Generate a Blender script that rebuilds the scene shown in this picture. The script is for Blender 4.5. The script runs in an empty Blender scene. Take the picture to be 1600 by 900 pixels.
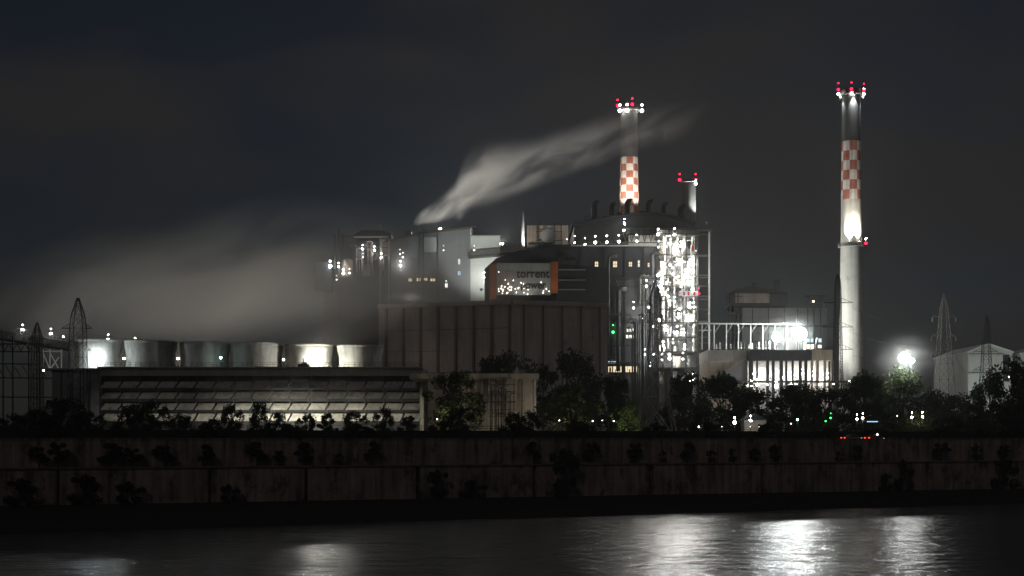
import bpy, bmesh, math, random
from mathutils import Vector, Matrix
R = math.radians
SC = bpy.context.scene
COL = SC.collection

# ------------------------------------------------------------------ camera, sky, moon, exposure
EYE, F = 12.7, 2198.0            # eye height above the water; focal length in pixels of a 1600 px wide frame
cam = bpy.data.objects.new('camera', bpy.data.cameras.new('camera'))
COL.objects.link(cam)
cam.location = (0, 0, EYE)
cam.rotation_euler = (R(90), 0, 0)
cam.data.sensor_width = 36
cam.data.lens = F / 1600 * 36
cam.data.shift_y = 235 / 1600
cam.data.clip_start, cam.data.clip_end = 0.5, 20000
SC.camera = cam

W = bpy.data.worlds.new('World'); SC.world = W; W.use_nodes = True
wn, wl = W.node_tree.nodes, W.node_tree.links
bg = wn['Background']
sky = wn.new('ShaderNodeTexSky'); sky.sky_type = 'NISHITA'; sky.sun_disc = False
sky.sun_elevation, sky.sun_rotation = R(38), R(200)
tc = wn.new('ShaderNodeTexCoord')
mp = wn.new('ShaderNodeMapping'); mp.inputs['Scale'].default_value = (4.0, 4.0, 11.0); mp.inputs['Rotation'].default_value = (0, R(-12), 0)
wl.new(tc.outputs['Generated'], mp.inputs['Vector'])
nz = wn.new('ShaderNodeTexNoise'); nz.inputs['Scale'].default_value = 1.15; nz.inputs['Detail'].default_value = 5; nz.inputs['Roughness'].default_value = .5
wl.new(mp.outputs['Vector'], nz.inputs['Vector'])
rp = wn.new('ShaderNodeMapRange'); rp.inputs['From Min'].default_value = .36; rp.inputs['From Max'].default_value = .68; rp.interpolation_type = 'SMOOTHSTEP'
wl.new(nz.outputs['Fac'], rp.inputs['Value'])
dim = wn.new('ShaderNodeMix'); dim.data_type = 'RGBA'; dim.blend_type = 'MULTIPLY'; dim.inputs['Factor'].default_value = 1
dim.inputs['B'].default_value = (.052, .051, .0545, 1)
wl.new(sky.outputs['Color'], dim.inputs['A'])
mx = wn.new('ShaderNodeMix'); mx.data_type = 'RGBA'
mx.inputs['B'].default_value = (.30, .285, .30, 1)
wl.new(rp.outputs['Result'], mx.inputs['Factor']); wl.new(dim.outputs['Result'], mx.inputs['A'])
wl.new(mx.outputs['Result'], bg.inputs['Color'])
bg.inputs['Strength'].default_value = 0.055

moon = bpy.data.objects.new('moon', bpy.data.lights.new('moon', 'SUN')); COL.objects.link(moon)
moon.data.energy = 0.07; moon.data.angle = R(3); moon.data.color = (1, .93, .88)
moon.rotation_euler = (R(52), 0, R(-20))

SC.view_settings.view_transform = 'Standard'; SC.view_settings.look = 'None'
SC.view_settings.exposure = 0; SC.view_settings.gamma = 1; SC.view_settings.use_curve_mapping = False
cy = SC.cycles
cy.use_denoising = True
cy.max_bounces = 5; cy.diffuse_bounces = 2; cy.glossy_bounces = 2; cy.transmission_bounces = 3; cy.volume_bounces = 1
cy.transparent_max_bounces = 8
cy.caustics_reflective = False; cy.caustics_refractive = False
cy.sample_clamp_indirect = 5; cy.sample_clamp_direct = 0
cy.volume_step_rate = 1.0; cy.volume_max_steps = 96

# ------------------------------------------------------------------ helpers
def X(px, Y): return (px - 800) / F * Y
def Z(py, Y): return EYE + (685 - py) / F * Y
def P(px, py, Y): return Vector((X(px, Y), Y, Z(py, Y)))
GZ = 12.0                                        # ground behind the river wall

def mat(name, col, rough=.8, var=.35, scale=.25, streak=0.0, metal=0.0, spec=.3, bump=0.0, translucent=0.0):
    m = bpy.data.materials.new(name); m.use_nodes = True
    n, l = m.node_tree.nodes, m.node_tree.links
    b = n['Principled BSDF']
    b.inputs['Roughness'].default_value = rough; b.inputs['Metallic'].default_value = metal
    b.inputs['Specular IOR Level'].default_value = spec
    g = n.new('ShaderNodeNewGeometry')
    t = n.new('ShaderNodeTexNoise'); t.inputs['Scale'].default_value = scale; t.inputs['Detail'].default_value = 6; t.inputs['Roughness'].default_value = .62
    l.new(g.outputs['Position'], t.inputs['Vector'])
    fac = t.outputs['Fac']
    if streak:
        mpp = n.new('ShaderNodeMapping'); mpp.inputs['Scale'].default_value = (1.1, 1.1, .07)
        l.new(g.outputs['Position'], mpp.inputs['Vector'])
        s = n.new('ShaderNodeTexNoise'); s.inputs['Scale'].default_value = 1.0; s.inputs['Detail'].default_value = 4
        l.new(mpp.outputs['Vector'], s.inputs['Vector'])
        mi = n.new('ShaderNodeMix'); mi.inputs['Factor'].default_value = streak
        l.new(fac, mi.inputs['A']); l.new(s.outputs['Fac'], mi.inputs['B']); fac = mi.outputs['Result']
    mr = n.new('ShaderNodeMapRange'); mr.inputs['From Min'].default_value = .3; mr.inputs['From Max'].default_value = .7
    mr.inputs['To Min'].default_value = 1 - var; mr.inputs['To Max'].default_value = 1 + var * .6
    l.new(fac, mr.inputs['Value'])
    c = n.new('ShaderNodeMix'); c.data_type = 'RGBA'; c.blend_type = 'MULTIPLY'; c.inputs['Factor'].default_value = 1
    c.inputs['A'].default_value = (*col, 1); l.new(mr.outputs['Result'], c.inputs['B'])
    l.new(c.outputs['Result'], b.inputs['Base Color'])
    if bump:
        bp = n.new('ShaderNodeBump'); bp.inputs['Strength'].default_value = bump; bp.inputs['Distance'].default_value = .15
        l.new(fac, bp.inputs['Height']); l.new(bp.outputs['Normal'], b.inputs['Normal'])
    if translucent:
        tr = n.new('ShaderNodeBsdfTranslucent'); l.new(c.outputs['Result'], tr.inputs['Color'])
        ms = n.new('ShaderNodeMixShader'); ms.inputs['Fac'].default_value = translucent
        l.new(b.outputs['BSDF'], ms.inputs[1]); l.new(tr.outputs['BSDF'], ms.inputs[2])
        l.new(ms.outputs['Shader'], n['Material Output'].inputs['Surface'])
    return m

def emis(name, col, strength):
    m = bpy.data.materials.new(name); m.use_nodes = True
    n, l = m.node_tree.nodes, m.node_tree.links
    n.remove(n['Principled BSDF'])
    e = n.new('ShaderNodeEmission'); e.inputs['Color'].default_value = (*col, 1); e.inputs['Strength'].default_value = strength
    l.new(e.outputs['Emission'], n['Material Output'].inputs['Surface'])
    return m

def blotch(m, scale=.3, lo=.52, hi=.62, dark=.35):
    n, l = m.node_tree.nodes, m.node_tree.links; b = n['Principled BSDF']; src = b.inputs['Base Color'].links[0].from_socket
    g = n.new('ShaderNodeNewGeometry'); mp_ = n.new('ShaderNodeMapping'); mp_.inputs['Scale'].default_value = (1, 1, .6); l.new(g.outputs['Position'], mp_.inputs['Vector'])
    t = n.new('ShaderNodeTexNoise'); t.inputs['Scale'].default_value = scale; t.inputs['Detail'].default_value = 8; t.inputs['Roughness'].default_value = .7; l.new(mp_.outputs['Vector'], t.inputs['Vector'])
    r = n.new('ShaderNodeMapRange'); r.inputs['From Min'].default_value = lo; r.inputs['From Max'].default_value = hi; r.inputs['To Min'].default_value = 1; r.inputs['To Max'].default_value = dark; l.new(t.outputs['Fac'], r.inputs['Value'])
    c = n.new('ShaderNodeMix'); c.data_type = 'RGBA'; c.blend_type = 'MULTIPLY'; c.inputs['Factor'].default_value = 1
    l.new(src, c.inputs['A']); l.new(r.outputs['Result'], c.inputs['B']); l.new(c.outputs['Result'], b.inputs['Base Color'])

class MB:
    def __init__(s): s.v, s.f, s.m, s.s = [], [], [], []
    def add(s, vs, fs, mi=0, smooth=False):
        o = len(s.v); s.v += [Vector(v) for v in vs]
        for f in fs:
            s.f.append([i + o for i in f]); s.m.append(mi); s.s.append(smooth)
        return s
    def box(s, x0, y0, z0, x1, y1, z1, mi=0):
        vs = [(x, y, z) for z in (z0, z1) for y in (y0, y1) for x in (x0, x1)]
        return s.add(vs, [(0, 2, 3, 1), (4, 5, 7, 6), (0, 1, 5, 4), (2, 6, 7, 3), (0, 4, 6, 2), (1, 3, 7, 5)], mi)
    def beam(s, a, b, w=.3, h=None, mi=0):
        a, b = Vector(a), Vector(b); h = h or w
        d = b - a
        if d.length < 1e-5: return s
        d.normalize()
        up = Vector((0, 0, 1)) if abs(d.z) < .95 else Vector((0, 1, 0))
        sx = d.cross(up).normalized(); sy = sx.cross(d).normalized()
        vs = []
        for p in (a, b):
            for i, j in ((-1, -1), (1, -1), (1, 1), (-1, 1)): vs.append(p + sx * (w / 2 * i) + sy * (h / 2 * j))
        return s.add(vs, [(0, 3, 2, 1), (4, 5, 6, 7), (0, 1, 5, 4), (1, 2, 6, 5), (2, 3, 7, 6), (3, 0, 4, 7)], mi)
    def tube(s, pts, r, n=8, mi=0, caps=True):
        pts = [Vector(p) for p in pts]; rs = r if isinstance(r, (list, tuple)) else [r] * len(pts)
        vs, fs = [], []
        prev = None
        for i, p in enumerate(pts):
            d = (pts[min(i + 1, len(pts) - 1)] - pts[max(i - 1, 0)]).normalized()
            if prev is None:
                up = Vector((0, 0, 1)) if abs(d.z) < .9 else Vector((1, 0, 0))
                sx = d.cross(up).normalized()
            else:
                sx = (prev - d * prev.dot(d)).normalized()
            prev = sx; sy = sx.cross(d)
            for k in range(n):
                a = 2 * math.pi * k / n
                vs.append(p + (sx * math.cos(a) + sy * math.sin(a)) * rs[i])
        for i in range(len(pts) - 1):
            for k in range(n):
                fs.append((i * n + k, i * n + (k + 1) % n, (i + 1) * n + (k + 1) % n, (i + 1) * n + k))
        s.add(vs, fs, mi, True)
        if caps:
            o = len(s.v) - len(vs)
            s.f.append([o + k for k in range(n)][::-1]); s.m.append(mi); s.s.append(False)
            s.f.append([o + (len(pts) - 1) * n + k for k in range(n)]); s.m.append(mi); s.s.append(False)
        return s
    def lathe(s, cx, cyy, prof, n=40, mi=None):
        vs, fs = [], []
        for r, z in prof:
            for k in range(n):
                a = 2 * math.pi * k / n
                vs.append((cx + r * math.cos(a), cyy + r * math.sin(a), z))
        o = len(s.v); s.v += [Vector(v) for v in vs]
        for i in range(len(prof) - 1):
            for k in range(n):
                s.f.append([o + i * n + k, o + i * n + (k + 1) % n, o + (i + 1) * n + (k + 1) % n, o + (i + 1) * n + k])
                s.m.append(mi(i, k, n) if mi else 0); s.s.append(True)
        return s
    def prism(s, pts, y0, y1, mi=0):            # pts: (x, z) outline, extruded in depth
        n = len(pts)
        ar = sum(pts[i][0] * pts[(i + 1) % n][1] - pts[(i + 1) % n][0] * pts[i][1] for i in range(n))
        if ar < 0: pts = pts[::-1]
        vs = [(x, y0, z) for x, z in pts] + [(x, y1, z) for x, z in pts]
        fs = [tuple(range(n)), tuple(range(2 * n - 1, n - 1, -1))]
        fs += [(i, i + n, (i + 1) % n + n, (i + 1) % n) for i in range(n)]
        return s.add(vs, fs, mi)
    def build(s, name, m, parent=None, label=None):
        off = parent.matrix_world.translation if parent else Vector()
        if parent: off = parent['_loc'] if '_loc' in parent else parent.location
        off = Vector(off)
        me = bpy.data.meshes.new(name)
        me.from_pydata([v - off for v in s.v], [], s.f)
        for mm in (m if isinstance(m, (list, tuple)) else [m]): me.materials.append(mm)
        me.polygons.foreach_set('material_index', s.m); me.polygons.foreach_set('use_smooth', s.s)
        me.update()
        o = bpy.data.objects.new(name, me); COL.objects.link(o)
        if parent:
            o.parent = parent; WORLD[o.name] = off
        if label: o['label'] = label
        return o
WORLD = {}
def sub(parent, mb, name, m, label=None):        # a sub-part: child of a part that sits at its thing's origin
    root = parent.parent
    off = Vector(root.location)
    me_o = mb.build(name, m)
    for v in me_o.data.vertices: v.co = v.co - off
    me_o.parent = parent
    if label: me_o['label'] = label
    return me_o

def thing(name, label, cat, loc=(0, 0, 0), group=None):
    o = bpy.data.objects.new(name, None); COL.objects.link(o); o.empty_display_size = .1
    o.location = loc; o['label'] = label; o['category'] = cat
    if group: o['group'] = group
    return o
def tag(o, label, cat, group=None):
    o['label'] = label; o['category'] = cat
    if group: o['group'] = group
    return o
def structure(o, kind='structure'): o['kind'] = kind; return o
def ordn(i): return ['first', 'second', 'third', 'fourth', 'fifth', 'sixth', 'seventh', 'eighth', 'ninth', 'tenth', 'eleventh', 'twelfth', 'thirteenth', 'fourteenth', 'fifteenth', 'sixteenth', 'seventeenth', 'eighteenth', 'nineteenth', 'twentieth'][i]
def copy_thing(root, loc, scale=(1, 1, 1), rz=0.0):
    c = root.copy(); COL.objects.link(c); c.location = loc; c.scale = scale; c.rotation_euler = (0, 0, rz)
    for ch in root.children:
        d = ch.copy(); COL.objects.link(d); d.parent = c
        for g in ch.children:
            e = g.copy(); COL.objects.link(e); e.parent = d
    return c

M = {
 'concrete': mat('concrete', (.36, .34, .30), .85, .3, .3, .5),
 'pale_concrete': mat('pale_concrete', (.50, .48, .44), .85, .28, .25, .5),
 'stack': mat('cooling_concrete', (.45, .44, .41), .85, .35, .18, .6),
 'wall': mat('river_wall_concrete', (.34, .265, .225), .9, .85, .16, .55, bump=.4),
 'brown': mat('brown_cladding', (.35, .29, .255), .8, .35, .12, .5),
 'brown_dark': mat('brown_trim', (.13, .10, .085), .8, .3, .3, .3),
 'beige': mat('beige_plaster', (.50, .43, .35), .85, .35, .3, .6),
 'louvre': mat('louvre_sheet', (.55, .54, .49), .6, .5, .35, .5),
 'dark': mat('dark_cladding', (.045, .048, .052), .7, .4, .2, .4),
 'darker': mat('near_black_cladding', (.024, .025, .027), .75, .4, .3, .3),  # near-black tone, a step below the dark cladding
 'grey': mat('grey_cladding', (.22, .225, .23), .65, .3, .15, .5),
 'bluegrey': mat('bluegrey_cladding', (.32, .36, .40), .6, .25, .2, .5),
 'lightgrey': mat('light_panel', (.58, .60, .57), .6, .12, .15, .3),
 'white': mat('white_paint', (.75, .75, .72), .55, .15, .5, .3),
 'steel': mat('dark_steel', (.06, .058, .055), .55, .4, .8, metal=.2),
 'galv': mat('galvanised_steel', (.34, .34, .33), .5, .3, .8, metal=.3),
 'galv_dim': mat('weathered_steel', (.17, .16, .15), .6, .3, .8, metal=.1),
 'pipe': mat('lagged_pipe', (.55, .54, .50), .45, .25, .6, metal=.2),
 'soot': mat('soot_concrete', (.085, .085, .083), .85, .6, .25, .5),
 'check_white': mat('checker_white', (.72, .69, .63), .8, .5, .5, .6),
 'check_red': mat('checker_red', (.47, .16, .11), .8, .55, .5, .6),
 'red': mat('red_paint', (.55, .035, .02), .5, .2, .6),
 'orange': mat('orange_panel', (.33, .095, .025), .6, .2, .3),
 'sign': mat('sign_panel', (.30, .31, .30), .4, .3, .3, .3),
 'letter': mat('dark_lettering', (.035, .022, .02), .6, .2, .6),
 'mud': mat('bank_mud', (.022, .019, .016), .95, .5, .3, bump=.4),
 'soil': mat('soil', (.05, .044, .036), .95, .4, .08),
 'asphalt': mat('asphalt', (.05, .05, .05), .85, .25, .5),
 'bark': mat('bark', (.075, .055, .04), .9, .4, 1.2),
 'leaf': mat('leaf_green', (.050, .075, .026), .7, .5, .6, translucent=.25),
 'leaf_dark': mat('leaf_dark', (.020, .027, .014), .75, .5, .5, translucent=.15),  # near-black leaf tone paints foliage as unlit silhouettes
 'leaf_olive': mat('leaf_olive', (.075, .09, .028), .7, .45, .5, translucent=.25),
 'rubber': mat('tyre_rubber', (.02, .02, .02), .8, .2, 2),
 'carpaint': mat('car_paint', (.18, .03, .025), .3, .1, 1, spec=.5),
 'glass': mat('dark_glass', (.02, .022, .025), .08, .1, 1, spec=.6),
 'hot_white': emis('lamp_white', (1.0, .97, .90), 110),
 'tower_white': emis('lamp_tower', (1.0, .97, .90), 620),
 'tower_warm': emis('lamp_tower_warm', (1.0, .82, .58), 260),
 'tower_cool': emis('lamp_tower_cool', (.85, .96, 1.0), 300),
 'walk_white': emis('lamp_walk', (1.0, .96, .88), 45),
 'hot_strong': emis('lamp_strong', (.97, 1.0, .98), 420),
 'hot_cool': emis('lamp_cool', (.82, .95, 1.0), 90),
 'hot_warm': emis('lamp_warm', (1.0, .80, .50), 45),
 'lamp_small': emis('lamp_small', (1.0, .93, .80), 9),
 'lamp_red': emis('lamp_red', (1.0, .006, .04), 9),
 'lamp_green': emis('lamp_green', (.04, 1.0, .16), 8),
 'win_warm': emis('lit_window_warm', (1.0, .80, .50), 1.1),
 'win_white': emis('lit_window_white', (1.0, .93, .82), 1.6),
 'win_blue': emis('lit_window_blue', (.62, .85, 1.0), 1.2),
 'strip_blue': emis('tube_light_blue', (.35, .60, 1.0), 1.5),
 'tail': emis('tail_light', (1.0, .06, .02), 3),
}

blotch(M['wall']); blotch(M['stack'], .22, .5, .68, .5); blotch(M['check_red'], .7, .52, .66, .55); blotch(M['louvre'], .35, .52, .66, .5); blotch(M['pale_concrete'], .2, .54, .68, .6); blotch(M['brown'], .12, .52, .66, .6)

# ------------------------------------------------------------------ haze
def principled_volume(name, density, color, aniso):
    m = bpy.data.materials.new(name); m.use_nodes = True
    n, l = m.node_tree.nodes, m.node_tree.links
    n.remove(n['Principled BSDF'])
    v = n.new('ShaderNodeVolumePrincipled'); v.inputs['Color'].default_value = (*color, 1)
    v.inputs['Density'].default_value = density; v.inputs['Anisotropy'].default_value = aniso
    l.new(v.outputs['Volume'], n['Material Output'].inputs['Volume'])
    return m, n, l, v
HAZE = 0.00014
hz = MB().box(-420, -30, -1.2, 460, 830, 175).build('haze', principled_volume('haze_air', HAZE, (.96, .96, .95), .35)[0])
structure(hz, 'stuff'); hz.display_type = 'WIRE'

# ------------------------------------------------------------------ setting: water, banks, ground, river wall
def water_mat():
    m = bpy.data.materials.new('river_water'); m.use_nodes = True
    n, l = m.node_tree.nodes, m.node_tree.links; b = n['Principled BSDF']
    b.inputs['Base Color'].default_value = (.018, .018, .017, 1); b.inputs['Roughness'].default_value = .22; b.inputs['IOR'].default_value = 1.33
    g = n.new('ShaderNodeNewGeometry')
    hs = []
    for sc, ax in ((.42, .5), (.15, .6)):
        mpp = n.new('ShaderNodeMapping'); mpp.inputs['Scale'].default_value = (ax, 1, 1)
        l.new(g.outputs['Position'], mpp.inputs['Vector'])
        t = n.new('ShaderNodeTexNoise'); t.inputs['Scale'].default_value = sc; t.inputs['Detail'].default_value = 4; t.inputs['Roughness'].default_value = .6
        l.new(mpp.outputs['Vector'], t.inputs['Vector']); hs.append(t)
    a = n.new('ShaderNodeMath'); a.operation = 'MULTIPLY_ADD'; a.inputs[1].default_value = 1.6
    l.new(hs[1].outputs['Fac'], a.inputs[0]); l.new(hs[0].outputs['Fac'], a.inputs[2])
    bp = n.new('ShaderNodeBump'); bp.inputs['Strength'].default_value = 1.0; bp.inputs['Distance'].default_value = .5
    l.new(a.outputs['Value'], bp.inputs['Height']); l.new(bp.outputs['Normal'], b.inputs['Normal'])
    return m
U = Vector((.9266, .3763, 0)); N = Vector((-.3763, .9266, 0)); W0 = Vector((0, 264, 0))
def wp(s, off, z): p = W0 + U * s + N * off; return Vector((p.x, p.y, z))
SL, SR = -330, 420
random.seed(3)
mb = MB(); mb.add([(-900, -60, 0), (1100, -60, 0), (1100, 700, 0), (-900, 100, 0)], [(0, 1, 2, 3)])
structure(mb.build('river_water', water_mat()))
# mud bank: irregular strip from below the water to the foot of the wall
sh_a, sh_b = Vector((-68, 187)), Vector((100, 275))
def shore(s):
    x = (W0 + U * s).x; t = (x + 68) / 168
    y = 187 + t * 88
    return Vector((x, y))
mb = MB(); rows = []
for i in range(121):
    s = SL + (SR - SL) * i / 120
    p = shore(max(-150, min(s, 230))) if -150 <= s <= 230 else None
    w = wp(s, 0, 0)
    if p is None:
        p = Vector((w.x, w.y - (30 if s > 0 else 44)))
    d = Vector((w.x - p.x, w.y - p.y))
    jit = random.uniform(-.9, .9)
    row = []
    for k, (t, z) in enumerate(((-.12, -1.2), (0, .02), (.08, .7), (.35, 1.0), (.7, 1.35), (1.04, 1.7))):
        zz = z + (random.uniform(-.15, .18) if 1 < k < 5 else 0)
        row.append((p.x + d.x * t, p.y + d.y * t + (jit if k < 3 else 0), zz))
    rows.append(row)
vs = [v for r in rows for v in r]; fs = []
for i in range(120):
    for k in range(5):
        a = i * 6 + k; fs.append((a, a + 6, a + 7, a + 1))
mb.add(vs, fs, 0, True); structure(mb.build('river_bank', M['mud']))
# ground behind the wall, road and kerb
g = MB(); a, b = wp(SL * 4, 3.2, GZ), wp(SR * 4, 3.2, GZ)
g.add([a, b, (6000, 9000, GZ), (-6000, 9000, GZ)], [(0, 1, 2, 3)])
structure(g.build('ground', M['soil']))
g = MB(); g.add([wp(SL, 6, GZ + .004), wp(SR, 6, GZ + .004), wp(SR, 17, GZ + .004), wp(SL, 17, GZ + .004)], [(0, 1, 2, 3)])
structure(g.build('riverside_road', M['asphalt']))
g = MB()
for o0, o1 in ((5.7, 5.98), (17.02, 17.3)):
    g.add([wp(SL, o0, GZ), wp(SR, o0, GZ), wp(SR, o1, GZ), wp(SL, o1, GZ), wp(SL, o0, GZ + .13), wp(SR, o0, GZ + .13), wp(SR, o1, GZ + .13), wp(SL, o1, GZ + .13)],
          [(4, 5, 6, 7), (0, 1, 5, 4), (2, 3, 7, 6), (1, 2, 6, 5), (3, 0, 4, 7)])
structure(g.build('kerb', M['concrete']))

def slab(mb, s0, s1, o0, o1, z0, z1, mi=0):
    vs = [wp(s0, o0, z0), wp(s1, o0, z0), wp(s1, o1, z0), wp(s0, o1, z0), wp(s0, o0, z1), wp(s1, o0, z1), wp(s1, o1, z1), wp(s0, o1, z1)]
    mb.add(vs, [(0, 3, 2, 1), (4, 5, 6, 7), (0, 1, 5, 4), (1, 2, 6, 5), (2, 3, 7, 6), (3, 0, 4, 7)], mi)
rw = thing('river_wall', 'long stained two tier concrete wall along the river bank', 'wall', wp(0, 0, 1))
mb = MB(); s = SL; k = 0
seams = []
random.seed(11)
while s < SR:
    w = random.choice((17, 21, 24, 23, 25)); g_ = random.uniform(.5, 1.3)
    slab(mb, s, s + w - g_, 0, .9, .6, 7.6); seams.append(s + w - g_ / 2); s += w
slab(mb, SL, SR, .9, 2.2, .4, 7.595); mb.build('lower_wall', M['wall'], rw)
mb = MB(); slab(mb, SL, SR, -.25, 2.7, 7.6, 7.85); mb.build('ledge', mat('ledge_concrete', (.19, .145, .125), .9, .7, .3, .3), rw)
mb = MB(); s = SL
while s < SR:
    w = random.uniform(9, 14); slab(mb, s, s + w - .12, 2.7, 3.2, 7.86, 12.55); s += w
mb.build('upper_wall', M['wall'], rw)
mb = MB(); slab(mb, SL, SR, 2.55, 3.35, 12.55, 12.72); mb.build('coping', M['wall'], rw)

bw = thing('boundary_wall', 'low dark wall with a pale rail behind the riverside road', 'wall', wp(0, 24, GZ))
mb = MB(); slab(mb, SL, SR, 24, 24.35, GZ - .2, GZ + 2.3); mb.build('masonry', M['darker'], bw)
mb = MB()
for i in range(150):
    s = SL + 5 * i; a = wp(s, 23.9, GZ + 1.9); mb.beam(a, a + Vector((0, 0, 1.4)), .12)
    mb.beam(wp(s, 23.9, GZ + 3.2), wp(s + 5, 23.9, GZ + 3.2), .09); mb.beam(wp(s, 23.9, GZ + 2.7), wp(s + 5, 23.9, GZ + 2.7), .07)
mb.build('rail', M['steel'], bw)

# ------------------------------------------------------------------ lamps
def globe_mesh(r, m, name):
    bm = bmesh.new(); bmesh.ops.create_icosphere(bm, subdivisions=2, radius=r)
    me = bpy.data.meshes.new(name); bm.to_mesh(me); bm.free(); me.materials.append(m)
    for p in me.polygons: p.use_smooth = True
    return me
GM = {}
def globe(parent, loc, r, m, name='globe'):
    k = (round(r, 2), m.name)
    if k not in GM: GM[k] = globe_mesh(r, m, name)
    o = bpy.data.objects.new(name, GM[k]); COL.objects.link(o); o.parent = parent; o.location = Vector(loc) - Vector(parent.location)
    return o
def lamp(px, py, Y, m, r, label, cat='lamp', name='ghosted_lamp', up=10, drop=1.2, group=None, top=True, upscale=.55, upm=None):
    p = P(px, py, Y); h = up / F * Y; r *= .82
    base = p - Vector((0, 0, drop))
    t = thing(name, label, cat, base, group)
    mb = MB(); mb.tube([base, p + Vector((0, 0, h if top else 0))], .07, 6)
    mb.box(p.x - .18, p.y - .1, base.z - .05, p.x + .18, p.y + .3, base.z + .12)
    mb.build('pole', M['steel'], t)
    globe(t, p, r, m)
    if top:
        globe(t, p + Vector((0, 0, h)), r * upscale, upm or m)  # upper globe added: copies the camera's ghost image above each lamp
        mb = MB(); mb.lathe(p.x, p.y, [(.02, p.z + h + r * upscale * 1.9), (r * .7, p.z + h + r * upscale * 1.05), (r * .7, p.z + h + r * upscale), (.02, p.z + h + r * upscale)], 10)
        mb.build('hood', M['steel'], t)
    return t
def flood(loc, aim, power, label, color=(1, .95, .88), spot=80, size=.5, glow='hot_white', blend=.6):
    """a floodlight on a short stand: yoke, housing, lens that glows towards its aim, and the lamp inside"""
    loc, aim = Vector(loc), Vector(aim); d = (aim - loc).normalized()
    t = thing('floodlight', label, 'floodlight', loc)
    s_ = size
    sx = d.cross(Vector((0, 0, 1)) if abs(d.z) < .95 else Vector((0, 1, 0))).normalized(); sy = sx.cross(d)
    mb = MB(); mb.beam(loc - Vector((0, 0, .9)), loc - Vector((0, 0, .35)), .14); mb.beam(loc - sx * s_ * .7 - Vector((0, 0, .35)), loc + sx * s_ * .7 - Vector((0, 0, .35)), .1)
    mb.beam(loc - sx * s_ * .7 - Vector((0, 0, .35)), loc - sx * s_ * .7, .08); mb.beam(loc + sx * s_ * .7 - Vector((0, 0, .35)), loc + sx * s_ * .7, .08)
    mb.build('stand', M['steel'], t)
    mb = MB(); mb.beam(loc - d * .35, loc + d * .1, s_ * 1.1, s_ * .9); mb.build('housing', M['steel'], t)
    mb = MB(); f0 = loc + d * .12
    q = [f0 + sx * (s_ * .48 * i) + sy * (s_ * .38 * j) for i, j in ((-1, -1), (1, -1), (1, 1), (-1, 1))]
    mb.add(q, [(0, 1, 2, 3)]); mb.build('lens', M[glow] if isinstance(glow, str) else glow, t)
    ld = bpy.data.lights.new('flood_beam', 'SPOT'); ld.energy = power; ld.spot_size = R(spot); ld.spot_blend = blend; ld.shadow_soft_size = .25; ld.color = color
    lo = bpy.data.objects.new('flood_beam', ld); COL.objects.link(lo); lo.parent = t
    lo.location = d * .25
    lo.rotation_euler = d.to_track_quat('-Z', 'Y').to_euler()
    return t

# ------------------------------------------------------------------ chimneys
def chimney(name, label, px, Y, ytop, wtop, ybase, wbase, bands, seg=48):
    """bands: (y0, y1, kind) from the top down, in frame pixels at distance Y"""
    cx = X(px, Y); k = Y / F
    t = thing(name, label, 'chimney', (cx, Y, GZ))
    def rad(y): return (wtop + (wbase - wtop) * ((y - ytop) / (ybase - ytop)) ** 1.25) * k / 2 if y > ytop else wtop * k / 2
    for y0, y1, kind in bands:
        mb = MB()
        if kind == 'check':
            rows = 6 if Y < 550 else 8
            ys = [y0 + (y1 - y0) * i / (rows) for i in range(rows + 1)]
            prof = [(rad(y) + .03, Z(y, Y)) for y in ys[::-1]]
            mb.lathe(cx, Y, prof, seg, lambda i, q, n: (i + int((q + 3) * 8 / n)) % 2)
            mb.build('checker_band', [M['check_white'], M['check_red']], t)
        else:
            n = max(2, int((y1 - y0) / 8)); prof = []
            for i in range(n + 1):
                y = y1 + (y0 - y1) * i / n; r = rad(y)
                prof.append((r, Z(y, Y)))
                if False: prof += [(r + .012, Z(y, Y) + .02), (r + .012, Z(y, Y) + .2), (r, Z(y, Y) + .22)]
            if y0 <= ytop + 1: prof += [(rad(ytop) * .82, Z(ytop, Y)), (rad(ytop) * .82, Z(ytop, Y) - 4)]
            mb.lathe(cx, Y, prof, seg); mb.build({'soot': 'upper_shaft', 'plain': 'shaft', 'pale': 'shaft'}[kind], M[{'soot': 'soot', 'plain': 'pale_concrete', 'pale': 'pale_concrete'}[kind]], t)
    # ladder with cage up the side
    mb = MB(); pts = []
    for y in range(int(ytop), int(min(ybase, 600)), 12): pts.append(Vector((cx + rad(y) * .62, Y - rad(y) * .82, Z(y, Y))))
    for a, b in zip(pts, pts[1:]):
        for dx in (-.3, .3): mb.beam(a + Vector((dx, 0, 0)), b + Vector((dx, 0, 0)), .07)
        mb.beam(a + Vector((-.3, 0, 0)), a + Vector((.3, 0, 0)), .05)
    mb.build('ladder', M['steel'], t)
    return t, cx, rad
def ring_platform(t, cx, Y, z, r0, r1, mrail='galv'):
    mb = MB(); mb.lathe(cx, Y, [(r0, z), (r1, z), (r1, z + .18), (r0, z + .18)], 40)
    d = mb.build('platform', M['galv'], t)
    mb = MB()
    for i in range(28):
        a0, a1 = 2 * math.pi * i / 28, 2 * math.pi * (i + 1) / 28
        p0 = Vector((cx + (r1 - .08) * math.cos(a0), Y + (r1 - .08) * math.sin(a0), z + .18)); p1 = Vector((cx + (r1 - .08) * math.cos(a1), Y + (r1 - .08) * math.sin(a1), z + .18))
        mb.beam(p0, p0 + Vector((0, 0, 1.1)), .07)
        for h in (.55, 1.1): mb.beam(p0 + Vector((0, 0, h)), p1 + Vector((0, 0, h)), .06)
    sub(d, mb, 'railing', M[mrail])

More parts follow.
